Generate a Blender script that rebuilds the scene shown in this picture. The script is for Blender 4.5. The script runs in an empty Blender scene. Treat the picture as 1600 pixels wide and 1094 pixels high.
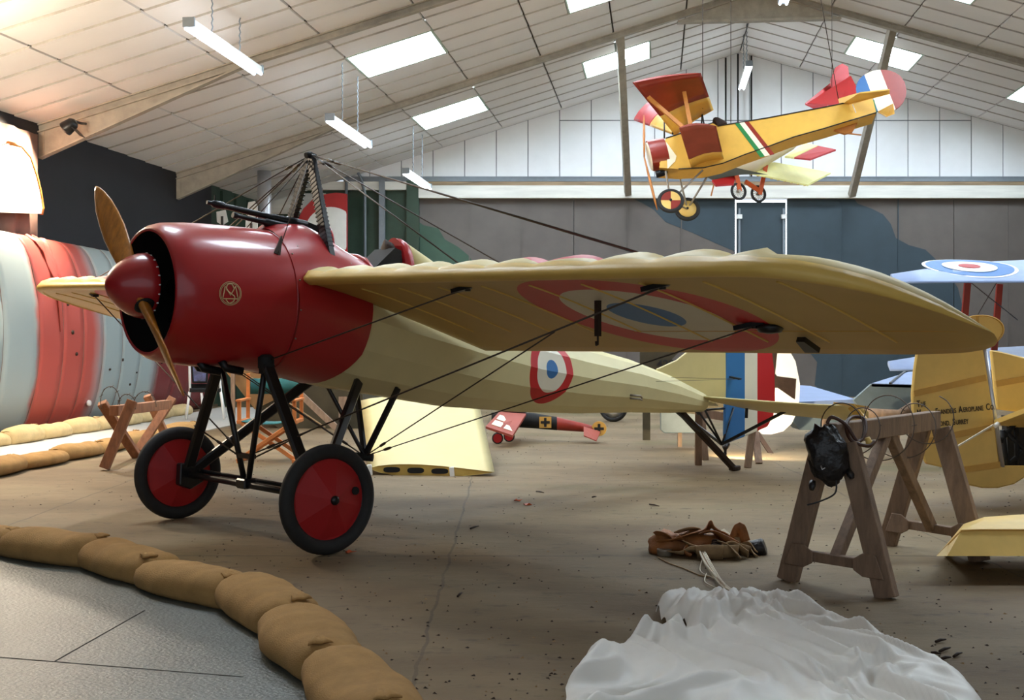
import bpy, bmesh, math, random
from mathutils import Vector, Matrix, noise
random.seed(7)
S = bpy.context.scene
C = S.collection
PI = math.pi
FPX, EYE = 1780.0, 1.35          # focal length in pixels of a 1600 px wide frame, eye height in metres

# ------------------------------------------------------------------ camera, world, exposure
cam = bpy.data.objects.new('camera', bpy.data.cameras.new('camera')); C.objects.link(cam)
cam.location = (0, 0, EYE); cam.rotation_euler = (PI/2, 0, 0)
cam.data.sensor_width = 36; cam.data.lens = 36*FPX/1600; cam.data.shift_y = -14/1600
cam.data.clip_end = 200
S.camera = cam
W = bpy.data.worlds.new('world'); S.world = W; W.use_nodes = True
bgn = W.node_tree.nodes['Background']
bgn.inputs['Color'].default_value = (.80, .90, 1, 1); bgn.inputs['Strength'].default_value = .65
S.view_settings.view_transform = 'Standard'; S.view_settings.look = 'None'
S.view_settings.gamma = 1; S.view_settings.use_curve_mapping = False
S.view_settings.exposure = 0.36
S.cycles.use_denoising = True
SKY_STRENGTH = 23.0               # daylight coming through each rooflight pane

def P(px, py, Y): return Vector(((px-800)/FPX*Y, Y, EYE+(533-py)/FPX*Y))
def G(px, py, z=0.0):
    Y = (EYE-z)*FPX/(py-533); return Vector(((px-800)/FPX*Y, Y, z))
def lin(c):
    c = c/255.0; return c/12.92 if c <= .04045 else ((c+.055)/1.055)**2.4
def rgb(r, g, b): return (lin(r), lin(g), lin(b), 1)

# ------------------------------------------------------------------ materials
def new_mat(name):
    m = bpy.data.materials.new(name); m.use_nodes = True
    return m, m.node_tree.nodes, m.node_tree.links, m.node_tree.nodes['Principled BSDF']
def mat(name, col, rough=.6, metal=0, var=.15, scale=6, col2=None, bump=0, bscale=40, stretch=None, spec=.5, coat=0, emit=None, estr=0):
    m, N, Lk, B = new_mat(name)
    B.inputs['Roughness'].default_value = rough; B.inputs['Metallic'].default_value = metal
    B.inputs['Specular IOR Level'].default_value = spec; B.inputs['Coat Weight'].default_value = coat
    tc = N.new('ShaderNodeTexCoord'); mp = N.new('ShaderNodeMapping'); Lk.new(tc.outputs['Object'], mp.inputs['Vector'])
    if stretch: mp.inputs['Scale'].default_value = stretch
    if var or col2:
        n = N.new('ShaderNodeTexNoise'); n.inputs['Scale'].default_value = scale; n.inputs['Detail'].default_value = 5; n.inputs['Roughness'].default_value = .6
        Lk.new(mp.outputs[0], n.inputs['Vector'])
        r = N.new('ShaderNodeValToRGB'); r.color_ramp.elements[0].position = .3; r.color_ramp.elements[1].position = .7
        a = col2 if col2 else tuple(c*(1-var) for c in col[:3])+(1,)
        b = col if col2 else tuple(min(1, c*(1+var)) for c in col[:3])+(1,)
        r.color_ramp.elements[0].color = a; r.color_ramp.elements[1].color = b
        Lk.new(n.outputs['Fac'], r.inputs['Fac']); Lk.new(r.outputs['Color'], B.inputs['Base Color'])
    else: B.inputs['Base Color'].default_value = col
    if bump:
        n2 = N.new('ShaderNodeTexNoise'); n2.inputs['Scale'].default_value = bscale; n2.inputs['Detail'].default_value = 4
        Lk.new(mp.outputs[0], n2.inputs['Vector'])
        bp = N.new('ShaderNodeBump'); bp.inputs['Strength'].default_value = bump; bp.inputs['Distance'].default_value = .02
        Lk.new(n2.outputs['Fac'], bp.inputs['Height']); Lk.new(bp.outputs[0], B.inputs['Normal'])
    if emit: B.inputs['Emission Color'].default_value = emit; B.inputs['Emission Strength'].default_value = estr
    return m
def axis_ramp(name, expr, stops, rough=.5, coat=0, noise_amt=.1):
    """paint in bands: expr(N, Lk, xyz sockets) -> scalar socket, stops = [(pos, colour)] constant"""
    m, N, Lk, B = new_mat(name)
    B.inputs['Roughness'].default_value = rough; B.inputs['Coat Weight'].default_value = coat
    tc = N.new('ShaderNodeTexCoord'); sp = N.new('ShaderNodeSeparateXYZ'); Lk.new(tc.outputs['Object'], sp.inputs[0])
    def mth(op, a, b=None):
        n = N.new('ShaderNodeMath'); n.operation = op
        for i, s in enumerate((a, b)):
            if s is None: continue
            if isinstance(s, (int, float)): n.inputs[i].default_value = s
            else: Lk.new(s, n.inputs[i])
        return n.outputs[0]
    v = expr(mth, sp.outputs[0], sp.outputs[1], sp.outputs[2])
    r = N.new('ShaderNodeValToRGB'); r.color_ramp.interpolation = 'CONSTANT'
    e = r.color_ramp.elements
    e[0].position = stops[0][0]; e[0].color = stops[0][1]; e[1].position = stops[1][0]; e[1].color = stops[1][1]
    for p, c in stops[2:]:
        k = e.new(p); k.color = c
    Lk.new(v, r.inputs['Fac'])
    nz = N.new('ShaderNodeTexNoise'); nz.inputs['Scale'].default_value = 5; nz.inputs['Detail'].default_value = 4; Lk.new(tc.outputs['Object'], nz.inputs['Vector'])
    mr = N.new('ShaderNodeMapRange'); mr.inputs['To Min'].default_value = 1-noise_amt*1.5; mr.inputs['To Max'].default_value = 1+noise_amt*1.5; Lk.new(nz.outputs['Fac'], mr.inputs['Value'])
    mx = N.new('ShaderNodeVectorMath'); mx.operation = 'SCALE'; Lk.new(r.outputs['Color'], mx.inputs[0]); Lk.new(mr.outputs[0], mx.inputs['Scale'])
    Lk.new(mx.outputs[0], B.inputs['Base Color'])
    return m

# ------------------------------------------------------------------ mesh builder
class MB:
    def __init__(s): s.v = []; s.f = []; s.m = []; s.s = []
    def add(s, vs, fs, m=0, sm=False):
        b = len(s.v); s.v += [Vector(v) for v in vs]
        for f in fs: s.f.append([b+i for i in f]); s.m.append(m); s.s.append(sm)
        return s
    def box(s, c, d, rz=0, m=0):
        c = Vector(c); x, y, z = d[0]/2, d[1]/2, d[2]/2; R = Matrix.Rotation(rz, 3, 'Z')
        vs = [c+R@Vector(q) for q in ((-x,-y,-z),(x,-y,-z),(x,y,-z),(-x,y,-z),(-x,-y,z),(x,-y,z),(x,y,z),(-x,y,z))]
        return s.add(vs, [(0,3,2,1),(4,5,6,7),(0,1,5,4),(1,2,6,5),(2,3,7,6),(3,0,4,7)], m)
    def bar(s, a, b, w, h=None, up=(0,0,1), m=0, w2=None, h2=None):
        h = h or w; a, b = Vector(a), Vector(b); t = (b-a).normalized(); u = Vector(up)
        if abs(t.dot(u)) > .98: u = Vector((0, 1, 0)) if abs(t.y) < .9 else Vector((1, 0, 0))
        sd = t.cross(u).normalized(); u = sd.cross(t).normalized(); vs = []
        for p, ww, hh in ((a, w, h), (b, w2 or w, h2 or h)):
            vs += [p-sd*ww/2-u*hh/2, p+sd*ww/2-u*hh/2, p+sd*ww/2+u*hh/2, p-sd*ww/2+u*hh/2]
        return s.add(vs, [(0,1,2,3),(7,6,5,4),(0,4,5,1),(1,5,6,2),(2,6,7,3),(3,7,4,0)], m)
    def tube(s, pts, r, seg=8, m=0, flat=1.0, cap=True, closed=False):
        pts = [Vector(p) for p in pts]; n = len(pts); rs = r if isinstance(r, (list, tuple)) else [r]*n
        rings = []; u = None
        for i, p in enumerate(pts):
            t = (pts[(i+1) % n]-pts[i-1]) if closed else (pts[min(i+1, n-1)]-pts[max(i-1, 0)])
            t.normalize()
            if u is None: u = Vector((0,0,1)) if abs(t.z) < .9 else Vector((1,0,0))
            sd = t.cross(u).normalized(); u = sd.cross(t).normalized()
            rings.append([p+(sd*math.cos(a)*flat+u*math.sin(a))*rs[i] for a in (2*PI*k/seg for k in range(seg))])
        return s.loft(rings, cap, cap, m, True, closed)
    def loft(s, rings, c0=True, c1=True, m=0, sm=True, closed=False, skip=None):
        k = len(rings[0]); n = len(rings); b = len(s.v)
        for r in rings: s.v += [Vector(p) for p in r]
        for i in range(n if closed else n-1):
            j = (i+1) % n
            for a in range(k):
                if skip and skip(i, a): continue
                c = (a+1) % k
                s.f.append([b+i*k+a, b+i*k+c, b+j*k+c, b+j*k+a]); s.m.append(m); s.s.append(sm)
        if not closed:
            if c0: s.f.append([b+a for a in range(k)][::-1]); s.m.append(m); s.s.append(False)
            if c1: s.f.append([b+(n-1)*k+a for a in range(k)]); s.m.append(m); s.s.append(False)
        return s
    def prism(s, poly, off, m=0, sm=False):
        poly = [Vector(p) for p in poly]; off = Vector(off); n = len(poly)
        s.add(poly+[p+off for p in poly], [tuple(range(n))[::-1], tuple(range(n, 2*n))], m)
        b = len(s.v)-2*n
        for i in range(n):
            j = (i+1) % n; s.f.append([b+i, b+j, b+n+j, b+n+i]); s.m.append(m); s.s.append(sm)
        return s
    def lathe(s, prof, o, ax, seg=32, m=0, sm=True, closed=False):
        o = Vector(o); ax = Vector(ax).normalized(); u = Vector((0,0,1)) if abs(ax.z) < .9 else Vector((1,0,0))
        sd = ax.cross(u).normalized(); u = sd.cross(ax).normalized()
        rings = [[o+ax*a+(sd*math.cos(t)+u*math.sin(t))*max(r, .0005) for t in (2*PI*k/seg for k in range(seg))] for a, r in prof]
        return s.loft(rings, True, True, m, sm, closed)
    def build(s, name, mats, parent=None, local=False, base=False):
        """verts are world coordinates unless local; parented meshes are moved into the parent's frame"""
        me = bpy.data.meshes.new(name); vs = s.v
        o = bpy.data.objects.new(name, me)
        if parent is not None and not local:
            inv = WM[parent.name].inverted(); vs = [inv@v for v in vs]
        elif parent is None and base:
            lo = Vector((min(v.x for v in vs), min(v.y for v in vs), min(v.z for v in vs))); hi = Vector((max(v.x for v in vs), max(v.y for v in vs), 0))
            o.location = Vector(((lo.x+hi.x)/2, (lo.y+hi.y)/2, lo.z)); vs = [v-o.location for v in vs]
        me.from_pydata(vs, [], s.f)
        for i, p in enumerate(me.polygons): p.material_index = s.m[i]; p.use_smooth = s.s[i]
        for q in (mats if isinstance(mats, (list, tuple)) else [mats]): me.materials.append(q)
        bm = bmesh.new(); bm.from_mesh(me); bmesh.ops.recalc_face_normals(bm, faces=bm.faces); bm.to_mesh(me); bm.free()
        C.objects.link(o); o.parent = parent
        WM[o.name] = (WM[parent.name] if parent is not None else Matrix.Identity(4)) @ Matrix.Translation(o.location)
        return o
WM = {}
def thing(name, label, cat, loc=(0,0,0), rz=0, group=None):
    o = bpy.data.objects.new(name, None); C.objects.link(o); o.location = loc; o.rotation_euler = (0,0,rz); o.empty_display_size = .1
    WM[o.name] = Matrix.Translation(Vector(loc)) @ Matrix.Rotation(rz, 4, 'Z')
    o['label'] = label; o['category'] = cat
    if group: o['group'] = group
    return o
def tag(o, label, cat, group=None):
    o['label'] = label; o['category'] = cat
    if group: o['group'] = group
    return o
def struct(o): o['kind'] = 'structure'; return o
def bev(o, w=.004, seg=1):
    b = o.modifiers.new('bevel', 'BEVEL'); b.width = w; b.segments = seg; b.limit_method = 'ANGLE'; return o
def spline(pts, n=8):
    pts = [Vector(p) for p in pts]; out = []
    for i in range(len(pts)-1):
        p0, p1, p2, p3 = pts[max(i-1,0)], pts[i], pts[i+1], pts[min(i+2, len(pts)-1)]
        for k in range(n):
            t = k/n; out.append(.5*((2*p1)+(p2-p0)*t+(2*p0-5*p1+4*p2-p3)*t*t+(3*p1-p0-3*p2+p3)*t**3))
    return out+[pts[-1]]
def interp(tab, x):
    tab = sorted(tab); 
    if x <= tab[0][0]: return tab[0][1]
    for (a, b), (c, d) in zip(tab, tab[1:]):
        if x <= c: return b+(d-b)*(x-a)/(c-a)
    return tab[-1][1]
def text(name, body, size, mtx, m, parent, depth=.0015):
    cu = bpy.data.curves.new(name, 'FONT'); cu.body = body; cu.size = size; cu.extrude = depth; cu.offset = size*.015
    t = bpy.data.objects.new('tmp', cu); C.objects.link(t); bpy.context.view_layer.update()
    me = bpy.data.meshes.new_from_object(t.evaluated_get(bpy.context.evaluated_depsgraph_get())); bpy.data.objects.remove(t); bpy.data.curves.remove(cu)
    o = bpy.data.objects.new(name, me); C.objects.link(o); me.materials.clear(); me.materials.append(m)
    o.parent = parent; o.matrix_local = (WM[parent.name].inverted() @ mtx) if parent else mtx
    return o

# ------------------------------------------------------------------ palette
M = {}
M['tile'] = mat('ceiling_tile', rgb(240, 237, 235), .7, var=.03, scale=1.2)
M['tile_edge'] = mat('tile_edge', rgb(186, 180, 172), .8)
M['ceil_back'] = mat('ceiling_joint', rgb(136, 130, 122), .9)
M['gable'] = mat('white_board', rgb(238, 238, 240), .6, var=.03, scale=2)
M['seam'] = mat('grey_joint', rgb(140, 142, 148), .8)
M['steel'] = mat('painted_steel', rgb(168, 160, 146), .55, var=.18, scale=5, bump=.1)
M['greysteel'] = mat('grey_steel', rgb(120, 128, 136), .45, var=.1)
M['white_beam'] = mat('white_timber', rgb(225, 222, 214), .7, var=.12, scale=3, stretch=(.3,1,3))
M['timber_raw'] = mat('raw_timber', rgb(146, 124, 98), .8, var=.35, scale=4, stretch=(.4,2,6))
M['black_wall'] = mat('black_sheeting', rgb(19, 18, 25), .65, var=.2, scale=2, bump=.1, bscale=4)
M['dark_green'] = mat('dark_green_paint', rgb(44, 66, 50), .6, var=.2, scale=3)
M['door'] = mat('door_brown_grey', rgb(98, 90, 85), .6, var=.1, scale=2)
M['camo_slate'] = mat('camouflage_slate', rgb(50, 65, 74), .6, var=.1, scale=2)
M['camo_green'] = mat('camouflage_green', rgb(56, 84, 68), .6, var=.12, scale=2)
M['curtain'] = mat('brown_curtain', rgb(120, 92, 80), .8, var=.15)
M['pane'] = mat('rooflight_pane', (.9, .95, 1, 1), .4, var=0, emit=(.75, .87, 1, 1), estr=SKY_STRENGTH)
M['daylight'] = mat('daylight_gap', (.9, .95, 1, 1), .4, var=0, emit=(.84, .93, 1, 1), estr=4)
M['well'] = mat('rooflight_well', rgb(205, 222, 208), .7, var=.05)
M['concrete'] = mat('walkway_paint', rgb(98, 104, 100), .32, var=.12, scale=3, bump=.35, bscale=55, stretch=(1,2.2,1))
M['concrete_lit'] = mat('floodlit_walkway_tone', rgb(200, 198, 190), .5, var=.06, scale=3)  # same walkway paint lightened, the flood light is put into the colour
M['black'] = mat('black_paint', rgb(22, 22, 24), .35, var=.1)
M['blackmatt'] = mat('black_matt', rgb(14, 13, 13), .8, var=.1)
M['gunmetal'] = mat('gun_metal', rgb(30, 31, 34), .35, metal=.6, var=.1)
M['rubber'] = mat('tyre_rubber', rgb(34, 34, 34), .75, var=.15, scale=20)
M['red'] = mat('red_enamel', rgb(164, 30, 34), .3, var=.05, scale=2, coat=.25)
M['redmatt'] = mat('red_dope', rgb(172, 24, 28), .5, var=.1, scale=4)
M['cream'] = mat('cream_linen', rgb(206, 190, 134), .55, var=.06, scale=3)
M['ochre'] = mat('ochre_linen', rgb(190, 158, 78), .5, var=.1, scale=4)
M['leather'] = mat('dark_brown_leather', rgb(50, 36, 28), .6, var=.25, scale=12, bump=.2, spec=.25)
M['wood_prop'] = mat('varnished_wood', rgb(178, 112, 34), .35, var=.3, scale=4, stretch=(8,8,1), coat=.4)
M['trestle'] = mat('weathered_wood', rgb(132, 108, 88), .75, var=.28, scale=5, stretch=(5,5,1), bump=.2)
M['crosswood'] = mat('brown_wood', rgb(140, 92, 62), .7, var=.3, scale=6, stretch=(4,4,1))
M['chairwood'] = mat('orange_beech', rgb(204, 122, 62), .5, var=.2, scale=6)
M['teal'] = mat('teal_canvas', rgb(44, 104, 104), .85, var=.12, scale=8)
M['hessian'] = mat('hessian_sacking', rgb(166, 128, 76), .95, var=.16, scale=9, bump=.25, bscale=160)
M['hessian_pale'] = mat('pale_sacking', rgb(198, 172, 124), .95, var=.14, scale=9, bump=.25, bscale=120)
M['silk'] = mat('white_silk', rgb(236, 234, 228), .5, var=.04, scale=4)
M['tanleather'] = mat('tan_leather', rgb(146, 92, 46), .6, var=.3, scale=9, bump=.25)
M['webbing'] = mat('khaki_webbing', rgb(150, 122, 86), .8, var=.2, scale=20)
M['cord'] = mat('pale_cord', rgb(222, 212, 190), .8, var=.1)
M['tin'] = mat('dull_tin', rgb(150, 140, 124), .5, metal=.5, var=.15)
M['chrome'] = mat('bright_steel', rgb(200, 200, 205), .35, metal=.7, var=.05)
M['white'] = mat('white_paint', rgb(235, 234, 230), .5, var=.04)
M['tubewhite'] = mat('white_lamp_tube', rgb(240, 242, 246), .3, var=0, emit=(.82,.91,1,1), estr=10)
M['yellow'] = mat('yellow_linen', rgb(232, 194, 108), .5, var=.12, scale=2.5)
M['yellow_dk'] = mat('yellow_linen_tape', rgb(204, 156, 72), .55, var=.1)
M['paleblue'] = mat('pale_blue_dope', rgb(136, 154, 190), .5, var=.06)
M['bluegrey'] = mat('blue_grey_paint', rgb(108, 122, 128), .55, var=.12)
M['blue'] = mat('roundel_blue', rgb(52, 108, 168), .5, var=.06)
M['green_it'] = mat('flag_green', rgb(24, 120, 56), .5, var=.06)
M['mahog'] = mat('red_brown_dope', rgb(142, 40, 24), .4, var=.14, scale=4)
M['dullred'] = mat('dull_red', rgb(150, 66, 50), .6, var=.14, scale=4)
M['flag_white'] = mat('flag_cream', rgb(244, 232, 202), .5, var=.04)
M['plyw'] = mat('yellow_plywood', rgb(226, 176, 76), .4, var=.1, scale=3, coat=.2)
M['strutwood'] = mat('strut_wood', rgb(190, 120, 50), .45, var=.2)
M['olive'] = mat('olive_canvas', rgb(70, 62, 44), .9, var=.2, scale=4)
M['tan'] = mat('tan_canvas', rgb(178, 142, 102), .85, var=.12, scale=4)
M['wire'] = mat('rigging_wire', rgb(62, 50, 40), .5, metal=.3, var=.1)
M['barb'] = mat('barbed_wire', rgb(96, 84, 74), .6, metal=.5, var=.2)
M['hose'] = mat('brown_hose', rgb(70, 40, 26), .5, var=.15)
M['letter'] = mat('black_lettering', rgb(50, 36, 22), .6, var=0)
M['rust'] = mat('orange_paint', rgb(196, 84, 34), .5, var=.15)
M['blackleather'] = mat('black_leather', rgb(26, 24, 26), .35, var=.3, scale=14, bump=.5, bscale=30)

# ================================================================== the building (plan is a parallelogram: the long walls run along D)
DX = .1264
YB, YF = 27.5, -6.0
HW, COLS = 11.45, 8
CW = HW/COLS
ROW = .714
RZ = 8.32
SL = {-1: .32, 1: .275}
def ridge_x(Y): return 5.5+DX*(Y-YB)
def roof(side, d, Y, dz=0): return Vector((ridge_x(Y)+side*d, Y, RZ-SL[side]*d+dz))   # d = horizontal distance from the ridge
def wall_x(Y): return ridge_x(Y)-HW
EAVE_L = RZ-SL[-1]*HW; EAVE_R = RZ-SL[1]*HW
def pix(p): return 800+FPX*p.x/p.y, 533-FPX*(p.z-EYE)/p.y

# floor ------------------------------------------------------------
def floor_material():
    m, N, Lk, B = new_mat('earth_floor')
    tc = N.new('ShaderNodeTexCoord'); mp = N.new('ShaderNodeMapping'); Lk.new(tc.outputs['Object'], mp.inputs[0])
    mp.inputs['Scale'].default_value = (.5, 1, 1); mp.inputs['Rotation'].default_value = (0, 0, .25)
    def nz(s, d=6, r=.6):
        n = N.new('ShaderNodeTexNoise'); n.inputs['Scale'].default_value = s; n.inputs['Detail'].default_value = d; n.inputs['Roughness'].default_value = r
        Lk.new(mp.outputs[0], n.inputs['Vector']); return n.outputs['Fac']
    def ramp(f, a, b, p0=.35, p1=.65):
        r = N.new('ShaderNodeValToRGB'); r.color_ramp.elements[0].position = p0; r.color_ramp.elements[1].position = p1
        r.color_ramp.elements[0].color = a; r.color_ramp.elements[1].color = b; Lk.new(f, r.inputs['Fac']); return r.outputs['Color']
    def mix(f, a, b):
        x = N.new('ShaderNodeMix'); x.data_type = 'RGBA'
        if isinstance(f, float): x.inputs[0].default_value = f
        else: Lk.new(f, x.inputs[0])
        Lk.new(a, x.inputs[6]); Lk.new(b, x.inputs[7]); return x.outputs[2]
    base = ramp(nz(.9), rgb(102, 82, 54), rgb(130, 112, 82))
    green = ramp(nz(3, 3), rgb(86, 82, 42), rgb(106, 96, 56))
    gf = N.new('ShaderNodeMapRange'); gf.inputs['From Min'].default_value = .55; gf.inputs['From Max'].default_value = .72; gf.inputs['To Max'].default_value = .75; Lk.new(nz(.55, 4), gf.inputs['Value'])
    c = mix(gf.outputs[0], base, green)
    sf = N.new('ShaderNodeMapRange'); sf.inputs['From Min'].default_value = .55; sf.inputs['From Max'].default_value = .70; sf.inputs['To Max'].default_value = .75; Lk.new(nz(9, 8, .75), sf.inputs['Value'])
    dark = ramp(nz(2), rgb(56, 46, 32), rgb(66, 54, 38))
    c = mix(sf.outputs[0], c, dark)
    # joints between the buried slabs
    sp = N.new('ShaderNodeSeparateXYZ'); Lk.new(tc.outputs['Object'], sp.inputs[0])
    def line(ax, per, off, w):
        wob = N.new('ShaderNodeMath'); wob.operation = 'MULTIPLY_ADD'; wob.inputs[1].default_value = .08; wob.inputs[2].default_value = off; Lk.new(nz(2.5, 5), wob.inputs[0])
        a = N.new('ShaderNodeMath'); a.operation = 'ADD'; Lk.new(sp.outputs[ax], a.inputs[0]); Lk.new(wob.outputs[0], a.inputs[1])
        p = N.new('ShaderNodeMath'); p.operation = 'PINGPONG'; p.inputs[1].default_value = per/2; Lk.new(a.outputs[0], p.inputs[0])
        l = N.new('ShaderNodeMath'); l.operation = 'LESS_THAN'; l.inputs[1].default_value = w; Lk.new(p.outputs[0], l.inputs[0]); return l.outputs[0]
    mxn = N.new('ShaderNodeMath'); mxn.operation = 'MAXIMUM'; Lk.new(line(0, 3.3, 3.65, .008), mxn.inputs[0]); Lk.new(line(1, 3.9, .6, .012), mxn.inputs[1])
    jf = N.new('ShaderNodeMath'); jf.operation = 'MULTIPLY'; Lk.new(mxn.outputs[0], jf.inputs[0]); Lk.new(nz(1.3), jf.inputs[1])
    c = mix(jf.outputs[0], c, dark)
    Lk.new(c, B.inputs['Base Color']); B.inputs['Roughness'].default_value = .75
    bp = N.new('ShaderNodeBump'); bp.inputs['Strength'].default_value = .35; bp.inputs['Distance'].default_value = .02; Lk.new(nz(14, 8, .7), bp.inputs['Height']); Lk.new(bp.outputs[0], B.inputs['Normal'])
    return m
xl0, xl1, xr0, xr1 = wall_x(YF), wall_x(YB), ridge_x(YF)+HW, ridge_x(YB)+HW
b = MB(); b.prism([(xl0,YF,0),(xr0,YF,0),(xr1,YB,0),(xl1,YB,0)], (0,0,-.2))
struct(b.build('floor', floor_material()))
# walls ------------------------------------------------------------
def wl(Y, z, off=0): return (wall_x(Y)+off, Y, z)
YG = 24.15
b = MB(); b.prism([wl(YF,0), wl(YG,0), wl(YG,EAVE_L+.3), wl(YF,EAVE_L+.3)], (-.2,0,0)); wallL = struct(b.build('wall_left', M['black_wall']))
b = MB(); b.prism([wl(YG,0), wl(YB,0), wl(YB,EAVE_L+.3), wl(YG,EAVE_L+.3)], (-.2,0,0))
for k in range(4): b.box((wall_x(YG+.5+k*.8)+.03, YG+.5+k*.8, 2.3), (.06, .05, 4.6))
struct(b.build('wall_left_end', M['dark_green']))
b = MB(); b.prism([(xr0,YF,0),(xr1,YB,0),(xr1,YB,EAVE_R+.3),(xr0,YF,EAVE_R+.3)], (.2,0,0)); struct(b.build('wall_right', M['door']))
# ceiling ----------------------------------------------------------
b = MB()
for sd in (-1, 1):
    q = [roof(sd,0,YF,.22), roof(sd,HW+.2,YF,.22), roof(sd,HW+.2,YB,.22), roof(sd,0,YB,.22)]
    b.prism(q, (0,0,.1))
ceil = struct(b.build('ceiling', M['ceil_back']))
FRAMES = [22.4, 17.4, 12.4, 7.4, 2.4, -2.6]
LIGHTS_U = [(1.5, 2.5), (4, 5)]
tile_cache = {}
def tile(sd, u0, u1, Y, depth=ROW):
    key = (sd, round(u1-u0, 3), round(depth, 3))
    if key not in tile_cache:
        g = .013; gu = .013; w = (u1-u0)*CW; q = []
        for zz in (0, .03):
            e = 0 if zz else .006
            for (du, dy) in ((gu+e, g+e), (w-gu-e, g+e), (w-gu-e, depth-g-e), (gu+e, depth-g-e)):
                q.append(Vector((sd*du+DX*dy, dy, -SL[sd]*du+zz-(.016 if dy < depth/2 else 0))))
        mb = MB(); mb.add(q, [(0,1,2,3),(4,5,6,7),(1,2,6,5),(2,3,7,6),(3,0,4,7)]); mb.add([q[i] for i in (0,1,5,4)], [(0,1,2,3)], 1)
        o = mb.build('ceiling_tile', [M['tile'], M['tile_edge']], ceil, local=True); tile_cache[key] = o
    else:
        o = tile_cache[key].copy(); C.objects.link(o)
    o.location = roof(sd, u0*CW, Y)
    return o
def seen(sd, u0, u1, Y):
    c = [roof(sd, u*CW, yy) for u in (u0, u1) for yy in (Y, Y+ROW)]
    return any(p.y > 1 and -130 < pix(p)[0] < 1730 and pix(p)[1] > -110 for p in c)
rest = MB()
def put_tile(sd, u0, u1, Y):
    if seen(sd, u0, u1, Y): tile(sd, u0, u1, Y)
    else:
        g = .008; q = [roof(sd, u0*CW+g, Y+g), roof(sd, u1*CW-g, Y+g), roof(sd, u1*CW-g, Y+ROW-g), roof(sd, u0*CW+g, Y+ROW-g)]
        rest.add(q, [(0,1,2,3)])
nwin = 0
for fy in FRAMES:
    for sd in (-1, 1):
        for r in range(7):
            Y = fy+r*ROW
            for cidx in range(COLS):
                if r in (2, 3) and fy > 5:
                    if cidx == 4: continue
                    if cidx == 1: put_tile(sd, 1, 1.5, Y); continue
                    if cidx == 2: put_tile(sd, 2.5, 3, Y); continue
                put_tile(sd, cidx, cidx+1, Y)
        for (u0, u1) in (LIGHTS_U if fy > 5 else []):  # the nearest glazed bay is out of view, added to brighten the foreground
            nwin += 1; Y0, Y1 = fy+2*ROW, fy+4*ROW
            q = lambda dz, e=0: [roof(sd,u0*CW+e,Y0+e,dz), roof(sd,u1*CW-e,Y0+e,dz), roof(sd,u1*CW-e,Y1-e,dz), roof(sd,u0*CW+e,Y1-e,dz)]
            lo, hi = q(-.01), q(.2); lo2, hi2 = q(-.01, .03), q(.2, .03)
            fr = MB()
            for i in range(4):
                j = (i+1) % 4; fr.add([lo[i], lo[j], hi[j], hi[i], lo2[i], lo2[j], hi2[j], hi2[i]], [(0,1,2,3),(4,7,6,5),(0,4,5,1),(3,2,6,7)])
            w = struct(fr.build('window_%d' % nwin, M['well'], base=True))
            pn = MB(); pn.prism(q(.13, .02), (0,0,.01)); pn.build('pane', M['pane'], w)
ro = rest.build('ceiling_tiles_beyond', M['tile'], ceil, local=True); ro['kind'] = 'stuff'
# last strip of ceiling against the gable
for sd in (-1, 1):
    mb = MB(); q = [roof(sd,0,FRAMES[0]+7*ROW), roof(sd,HW,FRAMES[0]+7*ROW), roof(sd,HW,YB), roof(sd,0,YB)]; mb.prism(q, (0,0,.03)); mb.build('ceiling_edge_strip', M['tile'], ceil, local=True)
# steel portal frames ----------------------------------------------
for i, fy in enumerate(FRAMES):
    mb = MB(); t = .05
    for sd in (-1, 1):
        for (hgt, wid, dz) in ((.11, .02, -.06), (.02, .12, -.01), (.02, .12, -.12)):
            a, c = roof(sd, 0, fy, dz), roof(sd, HW, fy, dz); mb.bar(a, c, wid, hgt)
        # tapering haunch at the eave and at the apex
        a, c = roof(sd, HW-.02, fy, -.1), roof(sd, HW-3.1, fy, -.12)
        lowp = roof(sd, HW-.02, fy, -.52)
        mb.prism([a, c, lowp], (0, .03, 0))
        mb.bar(lowp, c, .14, .025); mb.bar(a, lowp, .14, .03, up=(0,1,0))
        mb.prism([roof(sd,0,fy,-.1), roof(sd,1.55,fy,-.16), roof(sd,0,fy,-.62)], (0,.03,0))
    z = roof(1,1.5,fy,-.17).z
    mb.bar(roof(-1,1.6,fy,-.19), (ridge_x(fy)+1.6, fy, RZ-SL[1]*1.6-.19), .14, .05)
    for sd in (-1, 1):
        x = roof(sd, HW+.12, fy).x; mb.box((x, fy, 2.2), (.2, .14, 4.4))
    struct(mb.build('trim_%d' % (i+1), M['steel'], base=True))
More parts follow.
